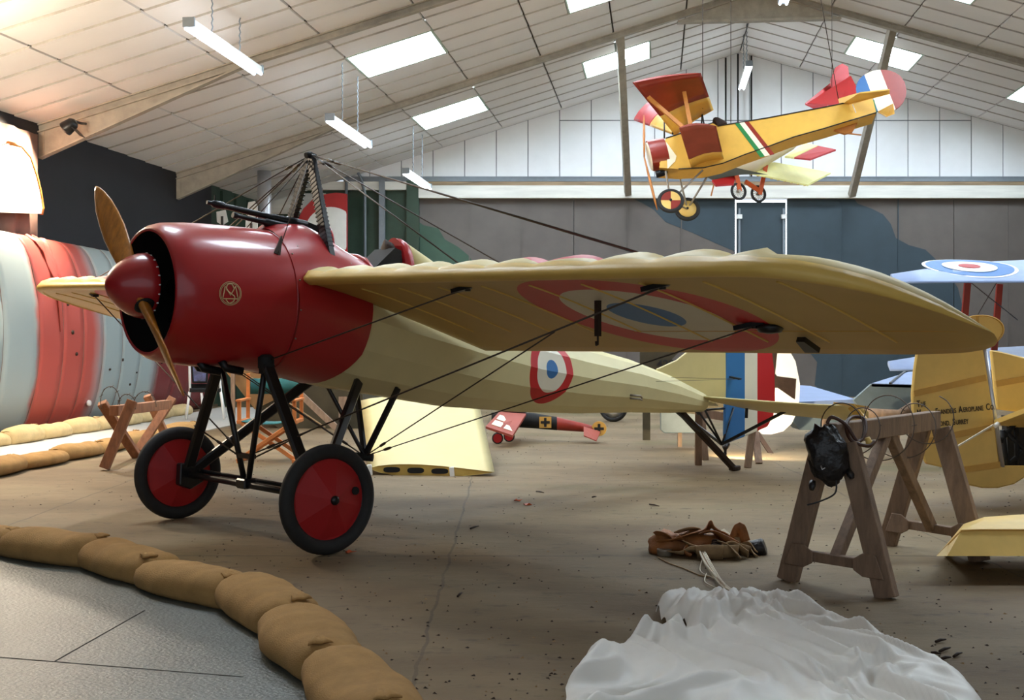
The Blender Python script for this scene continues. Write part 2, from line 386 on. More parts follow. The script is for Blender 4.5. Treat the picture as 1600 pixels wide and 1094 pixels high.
# back gable ------------------------------------------------------
def BW(px, py): return P(px, py, YB)
gab = MB(); zr = 5.26
xa = 5.5-(RZ+.3-zr)/SL[-1]; gab.prism([(xa,YB+.05,zr),(xr1,YB+.05,zr),(xr1,YB+.05,EAVE_R+.3),(5.5,YB+.05,RZ+.3)], (0,.12,0))
wback = struct(gab.build('wall_back', M['seam']))
wp_ = .765; x0 = BW(825, 0).x
def ztop(x): return RZ-SL[-1 if x < 5.5 else 1]*abs(x-5.5)
zs = 6.68
k0 = int(math.floor((-4.3-x0)/wp_)); k1 = int(math.ceil((xr1-x0)/wp_))
for k in range(k0, k1):
    a, c = x0+k*wp_+.012, x0+(k+1)*wp_-.012
    c = min(c, xr1)
    za, zc = ztop(a), ztop(c)
    if max(za, zc) < zr+.1: continue
    apex = [(5.5, YB+.02, RZ)] if a < 5.5 < c else []
    if min(za, zc) > zs+.1:
        q1 = [(a,YB+.02,zr),(c,YB+.02,zr),(c,YB+.02,zs-.012),(a,YB+.02,zs-.012)]
        MB().prism(q1, (0,.03,0)).build('wall_panel', M['gable'], wback)
        q2 = [(a,YB+.02,zs+.012),(c,YB+.02,zs+.012),(c,YB+.02,zc)]+apex+[(a,YB+.02,za)]
        MB().prism(q2, (0,.03,0)).build('wall_panel', M['gable'], wback)
    else:
        if min(za, zc) < zr+.02:
            xx = 5.5+(-1 if a < 5.5 else 1)*(RZ-zr)/SL[-1 if a < 5.5 else 1]
            q1 = [(max(a,xx) if a < 5.5 else a,YB+.02,zr),(c if a < 5.5 else min(c,xx),YB+.02,zr),((c,YB+.02,zc) if a < 5.5 else (a,YB+.02,za))]
        else: q1 = [(a,YB+.02,zr),(c,YB+.02,zr),(c,YB+.02,zc),(a,YB+.02,za)]
        MB().prism(q1, (0,.03,0)).build('wall_panel', M['gable'], wback)
# rail, timber and white beam over the doors
mb = MB(); mb.bar((xl1+1.9,YB-.05,5.24),(xr1,YB-.05,5.24), .14, .1); mb.bar((xl1+1.9,YB-.12,5.29),(xr1,YB-.12,5.29), .03, .03); struct(mb.build('trim_7', M['greysteel'], base=True))
mb = MB(); mb.bar((BW(652,0).x,YB-.06,5.13),(xr1,YB-.06,5.13), .16, .1); struct(mb.build('trim_8', M['timber_raw'], base=True))
mb = MB(); mb.bar((BW(655,0).x,YB-.1,4.93),(xr1,YB-.1,4.93), .22, .3); mb.bar((BW(380,0).x,YB-.1,5.08),(BW(640,0).x,YB-.1,5.08), .12, .2); struct(mb.build('trim_9', M['white_beam'], base=True))
# back wall left of the doors: green boards with steel posts and pipes
mb = MB(); mb.prism([(xl1-.2,YB,0),(BW(650,0).x,YB,0),(BW(650,0).x,YB,5.2),(xl1-.2,YB,5.2)], (0,.1,0)); wb2 = struct(mb.build('wall_back_end', M['dark_green'], base=True))
mb = MB(); mb.box((BW(425,0).x,YB-.03,4.66),(2.6,.05,.5)); mb.build('board', M['white_beam'], wb2)
for px, w in ((598, .14), (646, .3)):
    mb = MB(); mb.box((BW(px,0).x,YB-.12,2.6),(w,.16,5.2)); mb.build('post', M['greysteel'] if w < .2 else M['dark_green'], wb2)
for px in (543, 572):
    mb = MB(); x = BW(px,0).x; mb.tube([(x,YB-.2,.2),(x,YB-.2,4.9),(x-.12,YB-.2,5.3),(x-.3,YB-.2,5.6)] if px > 560 else [(x,YB-.2,.2),(x,YB-.2,5.4)], .035, 8); mb.build('pipe', M['greysteel'], wb2)
# big sliding doors with painted camouflage -----------------------
leaf = [(652, 896), (897, 1148.5), (1151, 1227.5), (1230, 1490), (1491, 1747), (1748, 2000)]
slate = [(990,300),(1005,318),(1022,328),(1040,347),(1080,363),(1118,380),(1146,392),(1160,412),(1172,440),(1200,480),(1250,532),(1277,566),(1273,602),(1290,625),(1480,625),(1512,540),(1506,488),(1497,450),(1480,425),(1462,405),(1446,390),(1420,383),(1400,372),(1392,350),(1380,335),(1362,326),(1340,318),(1335,300)]
green = [(652,345),(662,352),(685,357),(695,374),(716,386),(733,400),(748,424),(762,452),(770,500),(790,560),(800,625),(652,625)]
slate2 = [(1493,470),(1520,480),(1535,520),(1530,570),(1510,625),(1493,625)]
def clip_x(poly, a, c):
    for lim, sgn in ((a, 1), (c, -1)):
        out = []
        for i, p in enumerate(poly):
            q = poly[i-1]; ip, iq = sgn*(p[0]-lim) >= 0, sgn*(q[0]-lim) >= 0
            if ip != iq:
                t = (lim-q[0])/(p[0]-q[0]); out.append((lim, q[1]+t*(p[1]-q[1])))
            if ip: out.append(p)
        poly = out
    return poly
for i, (a, c) in enumerate(leaf):
    mb = MB(); p0, p1 = BW(a, 0).x, BW(c, 0).x; zt = 4.78 if i != 2 else 4.7
    mb.box(((p0+p1)/2, YB+.04, zt/2), (p1-p0, .06, zt))
    d = struct(mb.build('door_%d' % (i+1), M['door'], base=True))
    for poly, mm in ((slate, 'camo_slate'), (green, 'camo_green')):
        q = clip_x(poly, a, c)
        if len(q) < 3: continue
        pts = [Vector((BW(x, y).x, YB+.004, min(max(BW(x, y).z, .01), zt))) for x, y in q]
        MB().prism(pts, (0, .01, 0)).build('camouflage_patch', M[mm], d)
    n = max(1, round((p1-p0)/1.3))
    for k in range(1, n):
        x = p0+(p1-p0)*k/n; MB().box((x, YB-.002, zt/2), (.025, .012, zt)).build('cover_strip', M['door'] if i not in (3,) else M['camo_slate'], d)
    if i == 2:
        MB().prism([(BW(1147,0).x,YB+.13,.05),(BW(1231.5,0).x,YB+.13,.05),(BW(1231.5,0).x,YB+.13,4.77),(BW(1147,0).x,YB+.13,4.77)], (0,.02,0)).build('daylight_gap', M['daylight'], d)
        for x in (p0+.06, p1-.05):
            for z in (4.35, 2.9): MB().box((x, YB-.04, z), (.12, .08, .1)).build('hinge', M['white'], d)
            MB().box((x, YB-.02, 2.3), (.05, .04, 4.5)).build('edge_strip', M['greysteel'], d)
for px in (896.5, 1490.5, 1747.5):
    mb = MB(); mb.box((BW(px,0).x, YB+.12, 2.4), (.3, .04, 4.8)); struct(mb.build('trim_%d' % (10+int(px/700)+int(px/1600)), M['seam'], base=True))
# diagonal braces from the second frame to the door beam
for (a, c) in ((P(968,40,22.4), P(981,303,27.2)), (P(1397,33,22.4), P(1331,305,27.2))):
    mb = MB(); mb.bar(a, c, .15, .13, up=(0,1,0)); tag(mb.build('roof_brace', M['steel'], base=True), 'grey steel brace from the %s rafter down to the white door beam' % ('left' if a.x < 5 else 'right'), 'brace', 'roof braces')
# daylight outside the doors comes from the world
# painted walkways -------------------------------------------------
FRONT = [(-5.2,7.65),(-4.3,7.5),(-3.5,7.3),(-3.02,7.1),(-2.4,6.72),(-1.78,6.1),(-1.27,5.6),(-.95,5.0),(-.74,4.55),(-.52,4.05),(-.35,3.5)]
mb = MB(); mb.prism([(x-.05,y-.02,.012) for x, y in FRONT]+[(-.3,1.5,.012),(-6.5,1.5,.012),(-8.5,8,.012)], (0,0,-.02)); fw = struct(mb.build('floor_walkway', M['concrete']))
for pts in ([G(0,1032),G(380,1063)], [G(86,1038),G(226,958)]):
    mb = MB(); mb.bar((pts[0][0],pts[0][1],.0125),(pts[1][0],pts[1][1],.0125), .006, .003); mb.build('joint', M['blackmatt'], fw)
ROWA = [(-7.0,12.6),(-6.75,14.0),(-6.5,15.0),(-6.38,16.0),(-6.27,17.0),(-6.18,18.2),(-6.1,19.6),(-5.98,21.2)]
ROWB = [(-5.3,10.6),(-5.15,11.9),(-5.05,12.9),(-4.95,13.9),(-4.92,15.1),(-4.75,16.4),(-4.6,17.1)]
mb = MB(); mb.prism([(x,y,.012) for x, y in ROWB]+[(-3.9,23,.012),(-5.9,23,.012)]+[(x,y,.012) for x, y in ROWA[::-1]], (0,0,-.02)); struct(mb.build('floor_walkway_rear', M['concrete_lit']))

# ================================================================== the monoplane (frame: x forward, y to its left, z up, origin on the floor under the axle)
pl = thing('monoplane', 'cream shoulder-wing monoplane with red cowling, red spinner and roundels, standing on the floor', 'aeroplane', (-1.85, 7.93, 0), math.atan2(-.685, -.728))
def part(mb, name, mats, parent=None, b=0):
    o = mb.build(name, mats, parent or pl, local=True)
    if b: bev(o, b)
    return o
def V(*a): return Vector(a)
CREAM, OCHRE = rgb(216, 204, 154), rgb(186, 156, 84)
RR, WW_, BB = rgb(196, 30, 34), rgb(232, 226, 206), rgb(48, 112, 172)
ZC = [(.73,1.672),(.5,1.665),(.3,1.655),(0,1.64),(-.3,1.60),(-.6,1.53),(-.72,1.50),(-1.1,1.41),(-1.83,1.25),(-2.54,1.115),(-3.3,1.01),(-4.0,.93),(-4.6,.835),(-5.15,.735)]
RD = [(.73,.415),(.70,.44),(.64,.46),(.5,.475),(.3,.487),(0,.497),(-.3,.512),(-.6,.52),(-.72,.515),(-1.1,.485),(-1.83,.445),(-2.54,.375),(-3.3,.315),(-4.0,.255),(-4.6,.19),(-5.15,.1)]
def ring(x, n, k=1.0, rot=0.0, dr=0.0):
    zc, r = interp(ZC, x), interp(RD, x)*k+dr
    return [V(x, r*math.sin(2*PI*(i+rot)/n), zc+r*math.cos(2*PI*(i+rot)/n)) for i in range(n)]   # i = 0 is the top
# cowling: skin with a rolled lip, open at the front
xs = [.60,.66,.70,.725,.735]; inner = [[p for p in ring(min(x,.73), 48, dr=-.02-.01*(.73-min(x,.73)))] for x in (0.05,.3,.6,.70,.73)]
outer = [ring(x, 48) for x in (.735,.72,.70,.67,.64,.58,.5,.4,.3,.15,0,-.1)]
mb = MB(); mb.loft(inner[4:]+outer, False, False)
cowl = part(mb, 'cowling', M['red'])
mb = MB(); mb.loft(inner, False, False); part(mb, 'cowling_lining', M['blackmatt'], cowl)
mb = MB(); mb.loft([ring(x, 48, dr=.004) for x in (-.095,-.112)], True, True); part(mb, 'cowling_band', M['red'], cowl)
# red metal panels behind the cowling, their rear edge curving forward below
def edge_x(a):                        # rear limit of the red paint by angle from the top
    a = abs(((a+PI) % (2*PI))-PI)
    return interp([(0,-.9),(.6,-.86),(1.0,-.74),(1.6,-.70),(2.1,-.66),(2.6,-.55),(3.15,-.45)], a)
rings = []
for t in (0,.12,.25,.4,.55,.7,.85,1.0):
    rg = []
    for i in range(48):
        a = 2*PI*i/48; x = -.1+(edge_x(a)+.1)*t; zc, r = interp(ZC, x), interp(RD, x)+.004
        hump = .10*math.exp(-((x+.42)/.22)**2)*max(0, math.cos(a))**3
        rg.append(V(x, r*math.sin(a), zc+(r+hump)*math.cos(a)))
    rings.append(rg)
mb = MB(); mb.loft(rings, False, False); side = part(mb, 'nose_panel', M['red'])
for x, a in ((-.12,.5),(-.12,.9),(-.12,1.3),(-.12,1.7),(-.12,2.1),(-.2,.72),(-.35,.72),(-.5,.74),(-.62,.78),(-.12,-.5)):
    zc, r = interp(ZC, x), interp(RD, x)+.008
    mb = MB(); mb.lathe([(-.004,.006),(.003,.006),(.005,.003)], (x, r*math.sin(a), zc+r*math.cos(a)), (0, math.sin(a), math.cos(a)), 8); part(mb, 'screw', M['tin'], side)
# faceted fabric fuselage, paint by position: roundel on the side
def fus_expr(m, x, y, z):
    dx = m('ADD', x, 2.665); dz = m('ADD', z, -1.115); dzz = m('MULTIPLY', dz, .95)
    return m('SQRT', m('ADD', m('MULTIPLY', dx, dx), m('MULTIPLY', dzz, dzz)))
M['fus'] = axis_ramp('linen_with_roundel', fus_expr, [(0, BB), (.072, WW_), (.185, RR), (.275, CREAM)], rough=.5, noise_amt=.06)
NF = 14
st = [-.40,-.55,-.72,-.92,-1.1,-1.32,-1.6,-1.83,-2.2,-2.54,-2.9,-3.3,-3.65,-4.0,-4.3,-4.6,-4.9,-5.15]
mb = MB(); mb.loft([ring(x, NF, dr=-.003, rot=.5) for x in st], True, True, sm=False, skip=lambda i, a: st[i] <= -.92 and st[i+1] >= -1.32 and a in (NF-2, NF-1, 0))
fus = part(mb, 'fuselage', [M['fus']])
mb = MB()                              # dark cockpit tub
tub = [[p-V(0,0,.0) for p in ring(x, NF, k=.9, rot=.5)] for x in (-.93,-1.31)]
mb.loft(tub, True, True, sm=False, skip=lambda i, a: a in (NF-2, NF-1, 0)); part(mb, 'cockpit_lining', M['blackmatt'])
# red cockpit coaming: a padded rim along the opening
pts = []
for x in (-.86,-.95,-1.08,-1.2,-1.32):
    zc, r = interp(ZC, x), interp(RD, x); a = .68
    pts.append(V(x, r*math.sin(a), zc+r*math.cos(a)))
front = [V(-.87, y, interp(ZC,-.87)+math.sqrt(interp(RD,-.87)**2-y*y)+.02) for y in (.2,.1,0,-.1,-.2)]
mb = MB(); mb.tube(pts[::-1]+front+[V(p.x,-p.y,p.z) for p in pts], .018, 8); part(mb, 'cockpit_rim', M['red'])
# headrest: red rim hoop, cream fairing tapering into the back, leather pad
hr = []
for x, h, w in ((-1.28,.30,.16),(-1.33,.31,.17),(-1.36,.305,.172),(-1.6,.25,.165),(-1.9,.17,.14),(-2.25,.085,.10),(-2.6,.02,.04)):
    zb = interp(ZC, x)+interp(RD, x)-.06; rg = []
    for k in range(17):
        a = PI*k/16; rg.append(V(x, w*math.cos(a)*(1 if k not in (0,16) else 1.25), zb+(h+.06)*math.sin(a)**.75))
    hr.append(rg)
mb = MB(); mb.loft(hr[2:], True, True); part(mb, 'headrest_fairing', M['cream'])
mb = MB(); mb.loft([[V(p.x,p.y*1.01,p.z+.003) for p in r] for r in hr[:3]], True, True); part(mb, 'headrest_rim', M['red'])
mb = MB(); rr = []
for t in (-1,-.9,-.6,-.2,.2,.6,.9,1):
    w = .085*math.sqrt(max(0, 1-abs(t)**3))+.004; rr.append([V(-1.235+.05*math.cos(q)*(1-.3*t*t), w*math.sin(q), 1.975+.14*t+.02*math.cos(q)) for q in (2*PI*k/16 for k in range(16))])
mb.loft(rr, True, True); part(mb, 'headrest_pad', M['leather'])
mb = MB(); mb.prism([V(-.96,.13,1.86),V(-1.20,.13,2.06),V(-1.26,.13,2.04),V(-1.28,.13,1.8)], (0,-.26,0)); part(mb, 'seat_back', M['blackmatt'])
# maker's badge on the cowling side
def on_cowl(a, bb):
    x, z = .395-a, 1.655+bb; zc, r = interp(ZC, x), interp(RD, x)+.003; return V(x, math.sqrt(r*r-(z-zc)**2), z)
M['badge'] = mat('pale_brass', rgb(206, 176, 130), .4, metal=.3, var=.1)
mb = MB()
for r in (.075, .067): mb.tube([on_cowl(r*math.cos(2*PI*k/40), r*math.sin(2*PI*k/40)) for k in range(40)], .0022, 6, closed=True)
for ln in ([(-.052,-.030),(-.036,.046),(0,-.012),(.036,.046),(.052,-.030)], [(-.052,-.034),(.052,-.034)]):
    mb.tube(sum([[on_cowl(p[0]+(q[0]-p[0])*t/4, p[1]+(q[1]-p[1])*t/4) for t in range(4)] for p, q in zip(ln, ln[1:])], [])+[on_cowl(*ln[-1])], .004, 6)
sp_ = [on_cowl(v.x, v.y) for v in spline([V(.026,.03,0),(.01,.06,0),(-.02,.055,0),(-.026,.025,0),(0,.002,0),(.028,-.02,0),(.022,-.05,0),(-.008,-.062,0),(-.03,-.04,0)], 5)]
mb.tube(sp_, .004, 6); part(mb, 'badge', M['badge'], cowl)
# engine in the dark of the cowl
zc0 = 1.668
mb = MB(); mb.lathe([(.05,.46),(.06,.46),(.061,.02)], (0,0,zc0-.01), (1,0,0), 32); part(mb, 'firewall', M['blackmatt'])
mb = MB(); mb.lathe([(.15,.16),(.3,.17),(.45,.15),(.5,.08)], (0,0,zc0), (1,0,0), 24); engine = part(mb, 'engine', M['gunmetal'])
for k in range(9):
    a = 2*PI*k/9+.2; d = V(0, math.cos(a), math.sin(a)); o = V(.36,0,zc0)
    mb = MB(); prof = [(.14,.055)]
    for q in range(8): prof += [(.16+q*.026,.052),(.162+q*.026,.068),(.172+q*.026,.068),(.174+q*.026,.052)]
    prof += [(.39,.05)]; mb.lathe(prof, o, d, 14, sm=False); part(mb, 'engine_cylinder', M['gunmetal'], engine)
# exhaust stubs and carburettor under the cowl
for x, y, l in ((.42,.12,.1),(.30,.2,.12),(.36,-.06,.1)):
    mb = MB(); mb.tube([(x,y,1.22),(x-.03,y,1.17),(x-.14,y+.03,1.145)], .028, 10); part(mb, 'exhaust_stub', M['gunmetal'])
# spinner
mb = MB(); prof = [(.725,.19),(.735,.21),(.75,.215),(.80,.207),(.85,.188),(.90,.157),(.94,.122),(.97,.087),(.99,.052),(1.003,.022),(1.007,.003)]
mb.lathe(prof, (0,0,1.700), (1,0,.012), 40); spn = part(mb, 'spinner', M['red'])
for k in range(22):
    a = 2*PI*k/22; mb = MB(); mb.box((.745,.214*math.cos(a),1.709+.214*math.sin(a)), (.012,.008,.008)); part(mb, 'spinner_rivet', M['white'], spn)
# propeller
tips = [V(.82,-.58,2.405), V(.82,.681,1.022)]; hub = V(.72,0,1.685)
for k, tp in enumerate(tips):
    hb = V(.82, .03, 1.71); ax = (tp-hb); L_ = ax.length; ax.normalize(); tang = ax.cross(V(1,0,0)).normalized(); fw_ = V(1,0,0)
    rings = []
    for t, w, th, tw in ((.08,.05,.04,1.0),(.22,.062,.034,.8),(.38,.08,.026,.62),(.52,.092,.02,.5),(.66,.09,.016,.42),(.8,.072,.013,.5),(.9,.05,.01,.45),(.97,.026,.008,.42),(1.0,.008,.005,.4)):
        c = hb+ax*L_*t; d1 = tang*math.cos(tw)-fw_*math.sin(tw); d2 = d1.cross(ax)
        rings.append([c+d1*w*math.cos(q)+d2*th*math.sin(q) for q in (2*PI*j/16 for j in range(16))])
    mb = MB(); mb.loft(rings, True, True); part(mb, 'propeller_blade', M['wood_prop'])
    c = hb+ax*L_*.215; 
    mb = MB(); mb.lathe([(0,.06),(.012,.066),(.02,.05)], hb+ax*.175, ax, 20); part(mb, 'blade_cuff', M['blackmatt'], spn)

# wings: thin cambered section, fabric scalloped between the ribs above the leading edge
LEX = [(.40,-.155),(3.95,-.10),(4.15,-.12),(4.30,-.185),(4.42,-.28),(4.52,-.40),(4.60,-.57),(4.66,-.78),(4.70,-1.0),(4.72,-1.12)]
TEX = [(.40,-1.81),(3.6,-1.66),(4.1,-1.63),(4.4,-1.57),(4.55,-1.48),(4.64,-1.39),(4.69,-1.28),(4.72,-1.18)]
RIBS = [.48+.405*k for k in range(10)]
def wing_plane(x, y, sgn):               # mean surface of the wing
    u = (-.155-x)/1.655
    ay = y if sgn > 0 else y
    zl = 1.766-.030*(ay-.45)*(1 if sgn > 0 else -.85); zt = 1.275-.0115*(ay-.45)*(1 if sgn > 0 else -3)
    return zl+(zt-zl)*u
def wing_expr(m, x, y, z):
    dx = m('ADD', x, .93); dy = m('ADD', m('ABSOLUTE', y), -2.83)
    return m('SQRT', m('ADD', m('MULTIPLY', dx, dx), m('MULTIPLY', dy, dy)))
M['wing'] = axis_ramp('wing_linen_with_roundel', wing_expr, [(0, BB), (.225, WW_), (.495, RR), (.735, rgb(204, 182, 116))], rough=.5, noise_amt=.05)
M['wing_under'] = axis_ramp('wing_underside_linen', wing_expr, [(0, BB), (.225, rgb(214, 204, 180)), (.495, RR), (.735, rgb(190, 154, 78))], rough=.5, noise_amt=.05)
M['tape'] = mat('rib_tape', rgb(222, 186, 96), .5, var=.08)
M['lead'] = mat('leading_edge_cover', rgb(214, 178, 92), .42, var=.06)
CH = [0,.004,.012,.025,.045,.075,.12,.18,.26,.36,.48,.6,.72,.84,.93,1.0]
def sect(y, sgn, inflate=0):
    xl, xt = interp(LEX, y), interp(TEX, y); c = xl-xt; top, bot = [], []
    ph = (y-.48)/.405; sc = abs(math.cos(PI*ph))**.7 if y < 4.1 else .35
    k = min(1, c/1.4)
    for s in CH:
        x = xl-c*s; zm = wing_plane(x, y, sgn)
        nose = math.sqrt(min(s, .03)/.03)
        th = .046*nose*k*(1-.9*max(0, s-.05)/.95) if s < .999 else .002
        bump = (.03+.05*sc)*k*(math.exp(-((s-.13)/.09)**2))
        camb = .075*k*math.sin(PI*min(1, s**.62))
        up = zm+th*.8+camb*.75+bump*(s > .02)
        lo = zm-th*.55+camb*.45*(s > .03)
        if s == 0: lo = up = zm
        top.append(V(x, sgn*y, up+inflate)); bot.append(V(x, sgn*y, lo-inflate))
    return top+bot[::-1][:-1]
ys = []
for a, c in zip(RIBS, RIBS[1:]): ys += [a+(c-a)*t/8 for t in range(8)]
ys += [RIBS[-1], 4.2, 4.28, 4.36, 4.44, 4.51, 4.57, 4.62, 4.66, 4.69, 4.71, 4.72]
for sgn in (1, -1):
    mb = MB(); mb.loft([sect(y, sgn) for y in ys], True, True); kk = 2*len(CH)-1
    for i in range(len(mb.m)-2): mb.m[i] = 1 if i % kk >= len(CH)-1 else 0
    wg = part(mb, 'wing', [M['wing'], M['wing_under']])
    wg['label'] = 'cream linen wing with roundel'
    mb = MB()                                # leading edge cover
    rg = []
    for y in ys:
        s = sect(y, sgn); n = len(s); idx = [n-4, n-3, n-2, n-1, 0, 1, 2, 3]; c = sum((s[i] for i in idx), V(0,0,0))/8
        rg.append([c+(s[i]-c)*1.06+V(.003,0,0) for i in idx])
    mb.loft(rg, True, True); part(mb, 'leading_edge', M['lead'], wg)
    for yr in RIBS[1:]:                     # stitched tapes under each rib
        s = sect(yr, sgn); lower = [p for p in s[len(CH):]][::-1]
        mb = MB(); mb.tube([p+V(0,0,-.002) for p in lower if .1 < (interp(LEX,yr)-p.x)/1.6 < .83], .006, 6, flat=1.0); part(mb, 'rib_tape', M['tape'], wg)
    # aileron hinge line, warping bracket, pulley cover and the small levers
    y0, y1 = 2.45, 4.62
    mb = MB(); mb.tube([V(-1.27+.045*(y-2.45), sgn*y, wing_plane(-1.27+.045*(y-2.45), y, sgn)+.012) for y in (2.45+.1*i for i in range(22))], .006, 6); part(mb, 'hinge_line', M['yellow_dk'], wg)
    for (x, y) in ((-.372,1.92),(-.365,3.41),(-1.08,3.46)):
        z = wing_plane(x, y, sgn)
        mb = MB(); mb.bar((x+.02, sgn*(y-.11), z-.012),(x-.01, sgn*(y+.06), z+.02), .05, .025); mb.lathe([(0,.018),(.03,.018)], (x, sgn*y, z-.015), (0,0,1), 10); part(mb, 'wire_bracket', M['black'], wg)
    z = wing_plane(-1.13,3.5,sgn)
    mb = MB(); mb.lathe([(-.03,.012),(-.022,.06),(0,.075),(.02,.075)], (-1.14, sgn*3.52, z), (0,0,1), 18); part(mb, 'pulley_cover', M['black'], wg)
    mb = MB(); mb.bar((-1.28, sgn*3.62, z-.06),(-1.40, sgn*3.62, z-.12), .05, .03, w2=.09); part(mb, 'aileron_lever', M['black'], wg)
    z = wing_plane(-.6,2.75,sgn)
    mb = MB(); mb.bar((-.62, sgn*2.74, z+.0),(-.62, sgn*2.74, z-.2), .028, .028); mb.tube([(-.62, sgn*2.74, z-.19),(-.62, sgn*2.74, z-.245),(-.65, sgn*2.70, z-.25),(-.67, sgn*2.68, z-.23)], .006, 6); part(mb, 'pitot_mast', M['leather'], wg)

# upper pylon: two flat tapering legs meeting over the nose
ap = V(-.526,0,2.69)
for s in (1, -1):
    ft = V(-.47, s*.33, 1.93); mb = MB(); mb.bar(ap+V(0,s*.01,0), ft, .075, .035, up=(1,0,0), w2=.085, h2=.05)
    d = (ft-ap); n = d.cross(V(1,0,0)).normalized()
    lg = part(mb, 'pylon_leg', M['black'], b=.005)
    mb = MB()
    for k in range(22):
        c = ap+d*(.06+.04*k); t_ = .06+.04*k; dn = d.normalized()*.005; mb.bar(c-dn, c+dn, .075+.01*t_+.005, .035+.015*t_+.005, up=(1,0,0))
    part(mb, 'cord_binding', M['gunmetal'], lg)
    mb = MB(); mb.lathe([(-.02,.085),(.0,.08),(.02,.05)], ft+V(-.03,s*.0,-.01), (0,s*.5,1), 16); part(mb, 'pylon_shoe', M['leather'], lg)
mb = MB(); mb.tube([ap+V(-.04,0,.006), ap+V(0,0,.018), ap+V(.04,0,.006)], .022, 8); part(mb, 'pylon_cap', M['blackmatt'])
# front stay blade
mb = MB(); mb.bar((0.0,.40,1.93),(-.06,.36,2.06), .05, .012, up=(0,1,0), w2=.008); part(mb, 'stay_fairing', M['leather'])
# machine gun on a red plinth
mb = MB(); pr_ = [[V(-.30+.24*c*k, .14*s_*k, z) for c, s_ in ((math.cos(q), math.sin(q)) for q in (2*PI*j/20 for j in range(20)))] for k, z in ((1.1,2.06),(1.0,2.115),(.7,2.17),(.4,2.185))]
mb.loft(pr_, True, True); part(mb, 'gun_plinth', M['red'])
g0, g1 = V(-.33,0,2.21), V(.27,-.01,2.29); gd = (g1-g0).normalized()
mb = MB(); mb.lathe([(-.16,.02),(-.155,.035),(0,.035),(.01,.028),(.12,.028),(.13,.022),(.50,.02),(.51,.026),(.58,.026),(.6,.013),(.63,.013)], g0, gd, 16); gun = part(mb, 'machine_gun', M['gunmetal'])
mb = MB(); mb.lathe([(-.05,.03),(0,.032),(.2,.03),(.22,.018),(.42,.016),(.43,.022),(.46,.02)], g0+V(.0,.045,-.055), gd, 14); part(mb, 'gas_cylinder', M['gunmetal'], gun)
mb = MB(); mb.bar(g0+gd*-.16, g0+gd*-.33+V(0,0,-.035), .03, .05, w2=.035, h2=.07); part(mb, 'gun_stock', M['gunmetal'], gun)
mb = MB(); mb.box(g0+V(-.02,.02,-.06), (.1,.08,.08)); part(mb, 'gun_receiver', M['black'], gun)
mb = MB(); mb.bar(g0+gd*.57+V(0,0,.02), g0+gd*.57+V(0,0,.06), .008, .008); part(mb, 'front_sight', M['gunmetal'], gun)
# small windscreen with red edge
mb = MB(); ws = [V(-.62-.02*math.sin(q), .15*math.cos(q), 2.0+.2*math.sin(q)) for q in (PI*k/14 for k in range(15))]
mb.tube(ws, .012, 8); wsf = part(mb, 'windscreen_frame', M['red'])
gl, N_, Lk_, B_ = new_mat('celluloid'); B_.inputs['Base Color'].default_value = rgb(190, 200, 190); B_.inputs['Alpha'].default_value = .35; B_.inputs['Roughness'].default_value = .15; M['glass'] = gl
mb = MB(); mb.prism(ws, (-.004,0,0)); part(mb, 'windscreen_pane', M['glass'], wsf)

